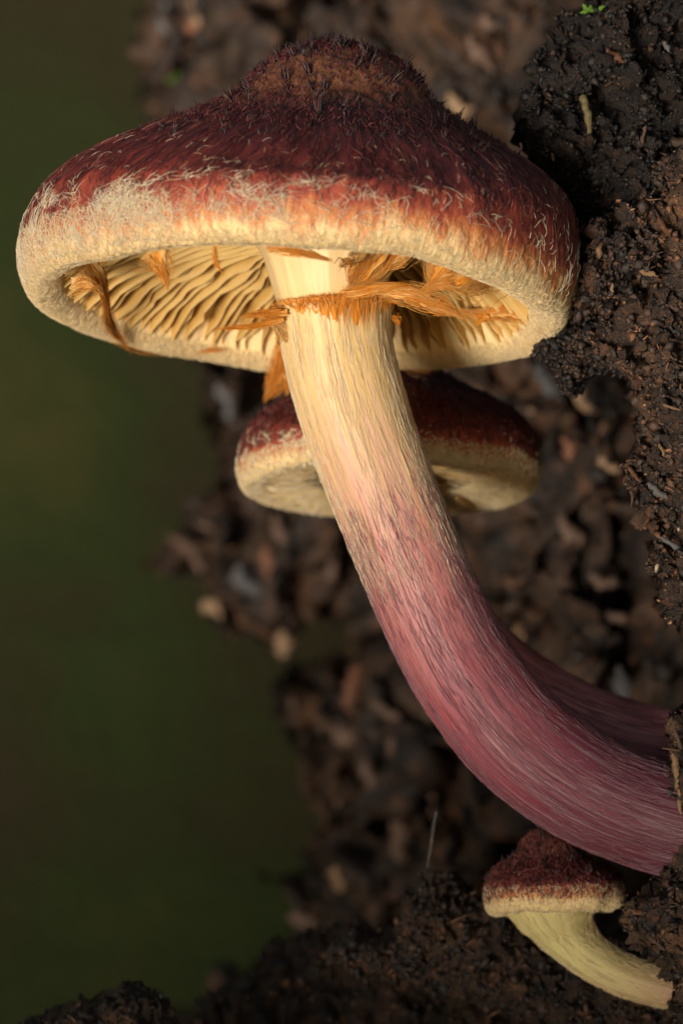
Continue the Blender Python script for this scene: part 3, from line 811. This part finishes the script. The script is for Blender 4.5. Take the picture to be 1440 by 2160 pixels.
def stem_mesh(name, pts, rads, root, mat, n=240, m=96, seed=0, top=None, ridge=1.3, len0=0.0, len1=1.0):
    """pts list (px,py,y); rads in photo pixels"""
    L = np.array([P(*q) for q in pts]); R = np.array([r * (DIST + q[2]) / DIST for r, q in zip(rads, pts)])
    c = catmull(L, n); rad = catmull(np.stack([R, R, R], -1), n)[:, 0]
    t = np.gradient(c, axis=0); t /= np.linalg.norm(t, axis=1, keepdims=True)
    ref = np.array([0, -1.0, 0])
    a = np.cross(t, ref); a /= np.linalg.norm(a, axis=1, keepdims=True)      # sideways
    b = np.cross(a, t)                                                      # towards the camera
    th = np.arange(m) * 2 * np.pi / m
    s = np.concatenate([[0], np.cumsum(np.linalg.norm(np.diff(c, axis=0), axis=1))])
    S = np.repeat(s[:, None], m, 1); TH = np.repeat(th[None], n, 0)
    cr = v3(np.cos(TH) * 6, np.sin(TH) * 6, S / 900.0)
    dr = ridge * fbm(cr, 3, seed + 400) + 1.6 * ridge * fbm(v3(np.cos(TH) * 1.5, np.sin(TH) * 1.5, S / 260.0), 3, seed + 410)
    dr = dr + 0.6 * ridge * fbm(v3(np.cos(TH) * 16, np.sin(TH) * 16, S / 500.0), 2, seed + 420)
    if top is not None: dr = dr + top(TH, S)
    rr = rad[:, None] + dr
    V = c[:, None] + rr[..., None] * (a[:, None] * np.cos(TH)[..., None] + b[:, None] * np.sin(TH)[..., None])
    R0 = rad.mean() / 100.0
    fib = np.stack([np.cos(TH) * R0, np.sin(TH) * R0, S / 100.0], -1)
    ln = len0 + (len1 - len0) * S / s[-1]
    F = [grid_faces(n, m, closed_m=True), np.array([[(n - 1) * m + i for i in range(m)]])]
    o = mk(name, V.reshape(-1, 3), F, mat, root, {'fib': fib.reshape(-1, 3), 'len': ln.ravel()})
    def at(th_, s_, lift=1.0):
        ci = np.stack([np.interp(s_, s, c[:, k]) for k in range(3)], -1)
        ai = np.stack([np.interp(s_, s, a[:, k]) for k in range(3)], -1); bi = np.stack([np.interp(s_, s, b[:, k]) for k in range(3)], -1)
        ri = np.interp(s_, s, rad) + lift
        return ci + ri[..., None] * (ai * np.cos(th_)[..., None] + bi * np.sin(th_)[..., None])
    return o, at, s[-1]

def stem_fibrils(o, at, total, n, mat, len_lo, len_hi, rad, s_lo=0.0, s_hi=1.0, ridge=3.0, tint=(0, 1), th_spread=0.05):
    steps = 7
    th0 = rng.uniform(-0.4, np.pi + 0.4, n); s0 = total * rng.uniform(s_lo, s_hi, n)
    L = len_lo + (len_hi - len_lo) * rng.random(n) ** 1.5
    t = np.linspace(0, 1, steps)
    S = np.clip(s0[:, None] + L[:, None] * (t[None] - 0.5), 2, total - 2)
    TH = th0[:, None] + th_spread * rng.normal(size=(n, 1)) * t[None] + 0.012 * rng.normal(size=(n, steps))
    p = at(TH, S, 0.5 + rng.uniform(0, ridge, n)[:, None] * np.ones(steps) + 1.2 * rng.normal(size=(n, steps)))
    R = (rad * rng.uniform(0.6, 1.3, n))[:, None] * (1 - 0.9 * np.abs(2 * t - 1) ** 2)[None]
    v, f = tubes(p, R)
    return mk('fibrils', v, f, mat, o, {'tint': np.repeat(tint[0] + (tint[1] - tint[0]) * rng.random(n), steps * 3)}, kind='stuff')

def shred(root, pts, widths, tint=(0.3, 0.9), fibres=70, fray=0.35, seed=0, side=None, thick=0.7, curl=7.0, name='veil_shred', fr=0.55):
    """torn strip of veil: a thin solid ribbon with a frayed bundle of fibres along it"""
    L = np.array([P(*q) for q in pts]); n = 40
    c = catmull(L, n); w = catmull(np.repeat(np.array(widths, float)[:, None], 3, 1), n)[:, 0]
    t = np.gradient(c, axis=0); t /= np.linalg.norm(t, axis=1, keepdims=True)
    sd = np.cross(t, np.array([0.15, -1.0, 0.1])) if side is None else np.broadcast_to(np.asarray(side, float), t.shape).copy()
    sd = sd - (sd * t).sum(1, keepdims=True) * t
    sd /= np.linalg.norm(sd, axis=1, keepdims=True)
    nr = np.cross(sd, t)
    m = 15
    u = np.linspace(-1, 1, m)
    s = np.linspace(0, 1, n)
    edge = 1 + 0.35 * fbm(v3(s * 9, seed * 1.3, 0), 3, seed)[:, None] * np.ones(m)
    edge2 = 1 + 0.35 * fbm(v3(s * 9, seed * 1.3 + 7, 3), 3, seed)[:, None] * np.ones(m)
    ww = np.where(u[None] < 0, edge, edge2) * w[:, None] * 0.36
    lft = curl * (0.6 * fbm(v3(s[:, None] * 4 + 0 * u, u[None] * 1.8 + 0 * s[:, None], seed), 3, seed + 3) + 0.35 * (u[None] ** 2)) * np.clip(w[:, None] / 40, 0.2, 1.5)
    mid = c[:, None] + sd[:, None] * (u[None, :, None] * ww[..., None]) + nr[:, None] * lft[..., None]
    # teeth at the free end: columns end at different lengths
    endj = (1 - fray * rng.random(m) ** 1.3)
    idx = np.clip(s[:, None] * endj[None], 0, 1) * (n - 1)
    i0 = np.floor(idx).astype(int); i1 = np.minimum(i0 + 1, n - 1); fz = (idx - i0)[..., None]
    jj = np.arange(m)[None]
    mid = mid[i0, jj] * (1 - fz) + mid[i1, jj] * fz
    th = thick * np.sqrt(np.clip(1 - (u[None] ** 2), 0.02, 1)) * np.sqrt(np.clip(1 - s[:, None] ** 4, 0.02, 1))
    fr_, bk = mid - nr[:, None] * th[..., None], mid + nr[:, None] * th[..., None]
    ring = np.concatenate([fr_, bk[:, ::-1]], 1)
    F = grid_faces(n, 2 * m, closed_m=True)
    tn = tint[0] + (tint[1] - tint[0]) * np.clip(s[:, None] * 0.8 + 0.35 * fbm(v3(s[:, None] * 5, u[None] * 3, seed), 2, seed + 8), 0, 1)
    tn = np.concatenate([tn, tn[:, ::-1]], 1)
    fb = np.stack([np.concatenate([u, u[::-1]])[None] * w.max() / 60 + 0 * s[:, None], 0 * tn + seed, s[:, None] * np.linalg.norm(np.diff(c, axis=0), axis=1).sum() / 100 + 0 * tn], -1)
    parts = [(ring.reshape(-1, 3), F, {'tint': tn.ravel(), 'fib': fb.reshape(-1, 3)})]
    # fibres
    k = int(fibres * 4.5); st = 8
    u0 = np.clip(rng.normal(0, 0.55, k), -1.5, 1.5); s0 = rng.uniform(0, 0.75, k); ln = rng.uniform(0.15, 0.5, k)
    ts = np.linspace(0, 1, st)
    SS = s0[:, None] + ln[:, None] * ts
    UU = u0[:, None] + 0.25 * rng.normal(size=(k, 1)) * ts + 0.04 * rng.normal(size=(k, st))
    Sc = np.clip(SS, 0, 1) * (n - 1)
    def ev(a_):
        return np.stack([np.interp(Sc, np.arange(n), a_[:, q]) for q in range(3)], -1)
    over = np.clip(SS - 1, 0, 1)[..., None] * np.linalg.norm(c[-1] - c[0]) * 0.6
    wv = np.interp(Sc, np.arange(n), w) * 0.5
    pth = ev(c) + ev(sd) * (UU * (wv + 2.0))[..., None] + over * t[-1] + ev(nr) * (rng.normal(size=(k, 1)) * 3.0 * (0.3 + ts))[..., None]
    v, f = tubes(pth, (fr * rng.uniform(0.6, 1.3, k))[:, None] * (1 - 0.8 * ts[None] ** 2))
    tt = np.repeat(np.clip(tint[0] + (tint[1] - tint[0]) * rng.random(k) * 1.2, 0, 1), st * 3)
    parts.append((v, f, {'tint': tt, 'fib': v / 100.0}))
    v, f, at_ = merge(parts)
    return mk(name, v, f, M_VEIL, root, at_)

# ================= the large mushroom
BIG = empty('mushroom', W(P(1430, 1735, 60)[None])[0], 'largest mushroom with maroon scaly cap, torn orange veil and thick curved pink stem', 'mushroom', 'mushrooms on the rotten log')
cap1 = Cap(P(622, 655, 0), 1.0, math.radians(3.6), 0.165, -0.06, 62, 72, INNER, seed=1)
c_obj = cap_mesh(cap1, BIG, M_CAP, 640, 210, 80)
add_tufts(cap1, c_obj, 190, 520, cap1.Lout - 15, 13, 34, dens=lambda p, v: 0.45 + 0.55 * float(vnoise(v3(math.cos(p) * 3, math.sin(p) * 3, v / 60), 77)))
add_tufts(cap1, c_obj, 100, 400, 540, 8, 20)
# matted cream cotton of the margin
hp = []
hp.append(hairs(cap1, 16000, -60, 30, 6, 30, 0.45, np.pi / 2, 0.9, 3.0, vpow=0.9, curl=0.5, tint=(0.0, 0.55)))
hp.append(hairs(cap1, 4500, 20, 110, 6, 30, 0.5, np.pi / 2, 0.9, 3.5, phi_lo=2.0, phi_hi=3.9, vpow=1.3, curl=0.6, tint=(0.15, 0.8)))
def lower_dens(p, v):
    k = np.clip(0.12 + 1.3 * fbm(v3(np.cos(p) * 15, np.sin(p) * 15, v / 34), 3, 55), 0, 1)
    left = sstep(0.9, 2.2, np.mod(p + 0.5, 2 * np.pi) - 0.5) * 0.85 + 0.15
    return k * (1 - sstep(50, 215, v)) * left + 0.5 * (1 - sstep(30, 80, v)) * left
def web_head(p, v):
    sw = 1.3 * fbm(v3(np.cos(p) * 9, np.sin(p) * 9, v / 50), 2, 58)
    return np.where(np.cos(p) < 0.3, rng.uniform(0, np.pi, len(p)), 1.75) + sw
hp.append(hairs(cap1, 6000, 45, 260, 14, 66, 0.5, web_head, 0.35, 4.5, phi_lo=-0.2, phi_hi=np.pi + 0.25, steps=8, curl=0.4, dens=lower_dens, tint=(0.25, 0.9)))
hp.append(hairs(cap1, 160, 150, 420, 12, 34, 0.3, web_head, 0.4, 4.0, phi_lo=-0.1, phi_hi=np.pi + 0.15, steps=7, curl=0.5, tint=(0.3, 0.9)))
v, f, a = merge(hp)
mk('pale_fibrils', v, f, M_WHITE, c_obj, a, kind='stuff')
hp = [hairs(cap1, 5200, 90, 560, 14, 52, 0.7, np.pi / 2, 0.22, 2.5, phi_lo=-0.25, phi_hi=np.pi + 0.25, tint=(0, 1), curl=0.15, dens=lambda p, v: np.clip(0.45 + 1.2 * vnoise(v3(np.cos(p) * 22, np.sin(p) * 22, v / 160), 88), 0.05, 1)),
      hairs(cap1, 3200, 470, cap1.Lout - 20, 6, 20, 0.9, np.pi / 2, 0.7, 7.0, phi_lo=-0.3, phi_hi=np.pi + 0.3, tint=(0, 0.7), curl=0.3, lay=0.2)]
v, f, a = merge(hp)
mk('dark_fibrils', v, f, M_RED, c_obj, a, kind='stuff')
gills(cap1, c_obj, 54, 122, None, [(112, 158), (200, 146), (300, 124), (380, 92), (440, 54), (492, 12)], M_GILL)

stem_pts = [(703, 640, 0), (706, 680, 0), (713, 740, 2), (732, 820, 4), (759, 910, 8), (793, 1000, 10), (833, 1100, 14), (874, 1200, 18), (918, 1300, 22), (967, 1395, 28), (1013, 1462, 34), (1076, 1540, 40),
            (1150, 1605, 46), (1240, 1664, 52), (1330, 1704, 58), (1430, 1735, 60), (1540, 1760, 60)]
stem_r = [121, 117, 115, 114, 113, 111, 110, 110, 111, 113, 115, 117, 118, 117, 116, 116, 116]
def flare(TH, S):
    k = np.exp(-S / 26.0)
    return k * (7 + 6 * fbm(v3(np.cos(TH) * 4, np.sin(TH) * 4, 0), 3, 44)) - 7 * np.exp(-S / 2.5)
st, st_at, st_len = stem_mesh('stem', stem_pts, stem_r, BIG, M_STEM, 300, 128, 1, top=flare)
stem_fibrils(st, st_at, st_len, 1500, M_WHITE, 40, 200, 0.45, 0.0, 0.4, 1.5, (0.1, 0.8))
M_PINK = mat_fibre('pink_fibrils', [(0.0, (0.12, 0.020, 0.034)), (0.5, (0.26, 0.085, 0.105)), (1.0, (0.42, 0.25, 0.29))], 0.45, 0.15, 0.5)
stem_fibrils(st, st_at, st_len, 4500, M_PINK, 30, 150, 0.45, 0.28, 1.0, 1.5, (0.2, 1.0))
stem_mesh('stem_apex', [(694, 500, 0), (695, 530, 0), (696, 560, 0), (698, 600, 0), (702, 640, 0), (706, 690, 0)], [165, 146, 136, 124, 112, 100], BIG, M_APEX, 60, 96, 5, ridge=3.0)

# the ring: a frayed orange band where the veil tore off
def ring_band():
    m, n = 150, 9
    th = np.linspace(-0.5, np.pi + 0.5, m); u = np.linspace(0, 1, n)
    lowr = 30 + 34 * np.clip(fbm(v3(th * 5, 1, 2), 4, 15, 0.7), -0.7, 1.4) + 6 * rng.random(m)
    wgt = np.exp(-((th - 1.95) / 0.75) ** 2) * 1.0 + 0.25
    S = -8 + u[None] * (8 + lowr * wgt)[:, None] + 0 * th[:, None]
    TH = th[:, None] + 0 * u[None]
    p = st_at(TH, np.clip(S, 0, None), 9.0 - 6 * u[None] + 4 * fbm(v3(TH * 14, u[None] * 2, 0), 2, 6))
    p = p + np.clip(-S, 0, None)[..., None] * np.array([0, 0, 1.0]) - (np.clip(-S, 0, None) * 1.0)[..., None] * np.array([0, -0.2, 0])
    q = p + np.array([0, 3.0, 0])
    ring = np.concatenate([p, q[:, ::-1]], 1)
    F = grid_faces(m, 2 * n, closed_m=True)
    tn = np.clip(0.35 + 0.55 * wgt[:, None] + 0.25 * fbm(v3(TH * 6, u[None] * 3, 3), 2, 61), 0, 1)
    tn = np.concatenate([tn, tn[:, ::-1]], 1)
    fb = np.stack([np.concatenate([TH, TH], 1) * 1.2, 0 * tn, np.concatenate([S, S[:, ::-1]], 1) / 100], -1)
    parts = [(ring.reshape(-1, 3), F, {'tint': tn.ravel(), 'fib': fb.reshape(-1, 3)})]
    k = 700; t = np.linspace(0, 1, 6)
    t0 = np.clip(rng.normal(1.9, 0.75, k), -0.4, np.pi + 0.4)
    L = 10 + 62 * rng.random(k) ** 2.2 * np.exp(-((t0 - 1.95) / 0.7) ** 2)
    s0 = rng.uniform(-14, 8, k)
    SS = s0[:, None] + L[:, None] * t
    TT = t0[:, None] + 0.08 * rng.normal(size=(k, 1)) * t
    pp = st_at(TT, np.clip(SS, 0, None), 10 - 7 * t[None] + rng.uniform(-1, 5, k)[:, None]) + np.clip(-SS, 0, None)[..., None] * np.array([0, 0, 1.0])
    v, f = tubes(pp, (0.6 * rng.uniform(0.6, 1.3, k))[:, None] * (1 - 0.85 * t[None] ** 2))
    parts.append((v, f, {'tint': np.repeat(rng.uniform(0.3, 1, k), 18), 'fib': v / 100}))
    v, f, a = merge(parts)
    mk('veil_ring', v, f, M_VEIL, BIG, a)
ring_band()

SH = [
    ([(188, 552, -190), (212, 590, -110), (224, 640, 60), (232, 684, 220), (262, 722, 340)], [60, 30, 12, 22, 8], (0.25, 0.95), 100, 0.3),
    ([(150, 600, -60), (190, 596, -110), (214, 616, -90)], [40, 30, 8], (0.1, 0.7), 80, 0.3),
    ([(222, 700, 350), (300, 726, 440), (380, 732, 480), (452, 738, 470)], [22, 30, 26, 5], (0.2, 0.9), 130, 0.35),
    ([(318, 528, -400), (342, 566, -385), (353, 606, -372)], [80, 30, 4], (0.3, 0.95), 60, 0.4),
    ([(452, 510, -450), (456, 552, -436), (468, 576, -428)], [10, 6, 3], (0.5, 0.95), 16, 0.2),
    ([(560, 520, -470), (620, 528, -478), (690, 548, -470)], [16, 16, 4], (0.4, 0.95), 60, 0.4),
    ([(786, 508, -440), (776, 550, -330), (742, 598, -170)], [130, 84, 14], (0.15, 0.95), 200, 0.3),
    ([(856, 508, -400), (836, 534, -340), (800, 560, -220)], [60, 46, 20], (0.1, 0.7), 80, 0.4),
    ([(1092, 566, -180), (1010, 560, -300), (945, 574, -350), (905, 604, -350)], [50, 92, 86, 14], (0.1, 0.85), 240, 0.25),
    ([(1120, 660, 60), (1060, 655, 110), (1015, 664, 140), (978, 656, 150)], [56, 30, 16, 3], (0.15, 0.95), 110, 0.35),
    ([(1030, 668, 120), (1018, 672, 130), (1004, 684, 138)], [16, 10, 3], (0.5, 1.0), 24, 0.4),
    ([(846, 758, 475), (892, 766, 480), (945, 752, 462)], [22, 36, 12], (0.3, 0.85), 90, 0.4),
    ([(600, 728, 470), (590, 775, 466), (577, 812, 462), (562, 838, 458)], [40, 38, 30, 10], (0.4, 0.95), 120, 0.4),
    ([(604, 790, 462), (606, 815, 460), (604, 832, 458)], [22, 14, 4], (0.4, 0.9), 30, 0.4),
    ([(796, 612, -92), (862, 620, -120), (922, 642, -132), (970, 666, -132)], [26, 34, 34, 6], (0.15, 0.85), 150, 0.45),
    ([(716, 622, -128), (790, 610, -138), (846, 600, -142)], [22, 18, 3], (0.35, 0.95), 80, 0.35),
    ([(606, 660, -92), (556, 662, -104), (512, 667, -112)], [20, 10, 2], (0.45, 1.0), 60, 0.4),
    ([(598, 674, -82), (536, 688, -98), (468, 693, -104)], [14, 7, 2], (0.5, 1.0), 40, 0.4),
    ([(612, 715, -60), (588, 686, -66), (556, 672, -70)], [44, 30, 4], (0.0, 0.4), 60, 0.2),
    ([(826, 668, -20), (836, 676, -16), (842, 686, -14)], [16, 12, 3], (0.6, 1.0), 20, 0.2),
]
for i, (pts, wd, tn, nf, fr) in enumerate(SH):
    shred(BIG, pts, wd, tn, nf, fr, seed=i)

# ================= the second mushroom, behind the big stem
MID = empty('mushroom', W(P(1430, 1570, 240)[None])[0], 'medium mushroom with dark red cap and pale webbed veil behind the thick stem', 'mushroom', 'mushrooms on the rotten log')
cap2 = Cap(P(818, 1030, 650), 0.600, math.radians(0.5), 0.20, -0.03, 10, 10, INNER_SHUT, seed=6, wob=0.9)
c2o = cap_mesh(cap2, MID, M_CAP_B, 420, 150, 60)
add_tufts(cap2, c2o, 110, 330, 640, 12, 34)
hp = [hairs(cap2, 6000, -70, 95, 8, 30, 1.1, np.pi / 2, 1.3, 4, vpow=0.9, curl=0.6, tint=(0, 0.8)),
      hairs(cap2, 1500, 70, 300, 14, 60, 1.0, lambda p, v: rng.choice([0.4, 2.7, 1.6], len(p)), 0.5, 6, phi_lo=-0.2, phi_hi=np.pi + 0.2, curl=0.45, dens=lower_dens, tint=(0.2, 0.8))]
v, f, a = merge(hp); mk('pale_fibrils', v, f, M_WHITE, c2o, a, kind='stuff')
hp = [hairs(cap2, 5000, 110, 640, 16, 50, 1.1, np.pi / 2, 0.3, 4, phi_lo=-0.25, phi_hi=np.pi + 0.25, tint=(0, 0.9), curl=0.2)]
v, f, a = merge(hp); mk('dark_fibrils', v, f, M_RED, c2o, a, kind='stuff')
gills(cap2, c2o, 36, 122, None, [(112, 108), (220, 90), (330, 80), (420, 80)], M_GILL)
# webbed veil: strands reaching from the lip inwards
k = 520; t = np.linspace(0, 1, 7)
ph = rng.uniform(0, 2 * np.pi, k); r0 = rng.uniform(430, 520, k); r1 = r0 - rng.uniform(60, 210, k)
Rr = r0[:, None] + (r1 - r0)[:, None] * t; Hh = 10 + 16 * t[None] + rng.uniform(-8, 8, (k, 1)) - 10 * np.sin(np.pi * t)[None]
pp = cap2.map(Rr, Hh, ph[:, None] + 0.15 * rng.normal(size=(k, 1)) * t, True)
v, f = tubes(pp, (1.1 * rng.uniform(0.6, 1.4, k))[:, None] * (1 - 0.6 * t[None]))
mk('veil_strands', v, f, M_WHITE, MID, {'tint': np.repeat(rng.uniform(0, 0.6, k), 21)}, kind='stuff')
s2, s2_at, s2_len = stem_mesh('stem', [(812, 965, 650), (818, 1020, 650), (832, 1080, 640), (874, 1172, 610), (940, 1278, 560), (1022, 1372, 490), (1112, 1446, 420), (1222, 1508, 350), (1330, 1546, 310), (1430, 1566, 290), (1560, 1580, 280)],
                  [74, 66, 64, 64, 65, 66, 67, 67, 66, 65, 65], MID, M_STEM_B, 200, 80, 9)
stem_fibrils(s2, s2_at, s2_len, 900, M_PINK, 40, 160, 0.8, 0.1, 1.0, 2.0, (0.3, 1.0))
shred(MID, [(962, 1050, 420), (985, 1062, 400), (1002, 1072, 390)], [14, 10, 6], (0.0, 0.2), 40, 0.5, seed=90)

# ================= the small young mushroom
SMALL = empty('mushroom', W(P(1470, 2096, 230)[None])[0], 'small young mushroom with shaggy brown-red cap and short greenish-cream stem', 'mushroom', 'mushrooms on the rotten log')
cap3 = Cap(P(1166, 1900, 230), 0.262, math.radians(-2.0), 0.18, -0.05, -40, 0, INNER_CLOSED, seed=12, wob=3.2, outer=OUTER_YOUNG)
M_CAP_C = mat_cap('cap_skin_young', 1.5, 0.10)
c3o = cap_mesh(cap3, SMALL, M_CAP_C, 300, 120, 40)
add_tufts(cap3, c3o, 90, 330, cap3.Lout - 20, 34, 92)
hp = [hairs(cap3, 3500, -260, 130, 14, 50, 0.7, np.pi / 2, 1.0, 8, vpow=0.9, curl=0.6, tint=(0, 0.6)),
      hairs(cap3, 900, 90, 260, 24, 90, 0.5, np.pi / 2, 0.6, 10, phi_lo=-0.2, phi_hi=np.pi + 0.2, curl=0.45, tint=(0, 0.5))]
v, f, a = merge(hp); mk('pale_fibrils', v, f, M_WHITE, c3o, a, kind='stuff')
hp = [hairs(cap3, 3500, 140, cap3.Lout - 30, 24, 90, 0.85, np.pi / 2, 0.6, 14, phi_lo=-0.25, phi_hi=np.pi + 0.25, tint=(0, 1), curl=0.3)]
v, f, a = merge(hp); mk('dark_fibrils', v, f, M_RED, c3o, a, kind='stuff')
s3, s3_at, s3_len = stem_mesh('stem', [(1172, 1886, 230), (1174, 1912, 230), (1182, 1938, 230), (1200, 1972, 230), (1238, 2012, 230), (1292, 2047, 230), (1352, 2070, 230), (1420, 2087, 230), (1520, 2102, 230)],
                      [128, 104, 82, 60, 48, 44, 43, 42, 42], SMALL, M_STEM_C, 120, 72, 14, ridge=1.6)
stem_fibrils(s3, s3_at, s3_len, 900, M_WHITE, 14, 60, 0.6, 0.05, 1.0, 1.8, (0.0, 0.5), 0.2)

# ------------------------------------------------------------------ small things on the log
def seed_grain(px, py, L, w, ang, mat, V, A, B, label, cat='seed'):
    y = surf_y(V, A, B, px, py)
    n, m = 12, 10
    t = np.linspace(0, 1, n); th = np.arange(m) * 2 * np.pi / m
    r = w / 2 * np.sin(np.pi * np.clip(t * 0.96 + 0.02, 0, 1)) ** 0.6 * (1 - 0.25 * t)
    v = np.zeros((n, m, 3))
    al = (t - 0.5) * L
    ca, sa = math.cos(ang), math.sin(ang)
    off = r[:, None] * np.cos(th); dep = r[:, None] * 0.75 * np.sin(th)
    v[..., 0] = al[:, None] * ca - off * sa; v[..., 2] = -(al[:, None] * sa + off * ca); v[..., 1] = dep
    v = v + P(px, py, y) - np.array([0, w * 0.15, 0])
    f = [grid_faces(n, m, closed_m=True), np.array([list(range(m))[::-1]]), np.array([[(n - 1) * m + i for i in range(m)]])]
    o = mk('seed', v.reshape(-1, 3), f, mat)
    return tag(o, label, cat, 'seeds on the log')
M_SEEDW = mat_plain('seed_white', (0.55, 0.54, 0.50), 0.3, 0.6, 0.2, 20)
M_SEEDT = mat_plain('seed_tan', (0.42, 0.34, 0.22), 0.3, 0.6, 0.3, 20, transl=0.2)
seed_grain(1259, 604, 26, 12, 1.05, M_SEEDW, V2, A2, B2, 'white grain lodged in the log beside the largest cap')
seed_grain(1428, 1110, 24, 10, 1.35, M_SEEDT, V2, A2, B2, 'tan husk on the log just above the pale translucent husk')
seed_grain(1384, 1196, 24, 10, 1.75, M_SEEDT, V2, A2, B2, 'pale translucent husk at the lower tip of the hanging log edge')

def strand(name, pts, rad, mat, label, cat, sides=6, n=24, rough=0.0):
    c = catmull(np.array([P(*q) for q in pts]), n)
    t = np.linspace(0, 1, n)
    c = c + rough * np.stack([vnoise(v3(t * 9, 0, k), 33) for k in range(3)], -1)
    R = rad * (1 + 0.25 * vnoise(v3(t * 7, 2, 1), 4)) * (1 - 0.5 * t ** 3)
    v, f = tubes(c[None], R[None], sides)
    f = [f, np.array([list(range(sides))[::-1]]), np.array([[(n - 1) * sides + i for i in range(sides)]])]
    return tag(mk(name, v, f, mat), label, cat)
yr = surf_y(V1, A1, B1, 1240, 245)
M_ROOT = mat_plain('rootlet_skin', (0.11, 0.085, 0.035), 0.6, 0.3, 0.3, 14)
strand('rootlet', [(1230, 206, yr + 4), (1234, 225, yr - 8), (1240, 250, yr - 12), (1243, 284, yr - 2)], 9, M_ROOT, 'stubby yellowish rootlet on the charred part of the log', 'rootlet', 10, 24, 2.0)
M_SILK = mat_plain('silk', (0.3, 0.3, 0.29), 0.3, 0.5, 0.1)
strand('thread', [(920, 1712, 500), (914, 1740, 505), (908, 1785, 510), (897, 1850, 515)], 0.8, M_SILK, 'fine pale thread rising from the charred spur of wood', 'thread')
y5 = surf_y(V1, A1, B1, 1355, 165)
strand('hair', [(1362, 146, y5 - 8), (1356, 166, y5 - 10), (1347, 186, y5 - 2)], 1.1, M_SILK, 'short white hair on the charred upper clump of the log', 'hair')
# moss
M_MOSS = mat_plain('moss_leaf', (0.12, 0.24, 0.025), 0.5, 0.3, 0.4, 20, transl=0.3)
def moss(px, py, y, n, L, label, cat='moss'):
    root = empty('moss_sprig', W(P(px, py, y)[None])[0], label, cat)
    for i in range(n):
        a = rng.uniform(0.1, np.pi - 0.1); l = L * rng.uniform(0.6, 1.2)
        p0 = P(px + rng.normal() * L * 0.3, py, y)
        d = np.array([math.cos(a), -0.5 * rng.random(), math.sin(a)])
        t = np.linspace(0, 1, 6)
        p = p0 + d * l * t[:, None] + np.array([0, 0, -0.25 * l]) * (t ** 2)[:, None]
        sd = np.cross(d, [0.2, 1, 0.3]); sd /= np.linalg.norm(sd)
        w = L * 0.24 * np.sin(np.pi * np.clip(t * 0.9 + 0.1, 0, 1))
        v = np.stack([p - sd * w[:, None], p + np.array([0, 0.05 * L, 0]), p + sd * w[:, None], p - np.array([0, 0.05 * L, 0])], 1)
        mk('leaf', v.reshape(-1, 3), [grid_faces(6, 4, closed_m=True)], M_MOSS, root)
y6 = surf_y(V1, A1, B1, 1245, 22)
moss(1243, 26, y6 - 14, 14, 26, 'tiny green moss sprig on top of the charred clump')
y7 = surf_y(RV, RA, RB, 385, 165)
moss(385, 178, y7 - 160, 30, 46, 'bright green moss tuft on the blurred rear face of the log')
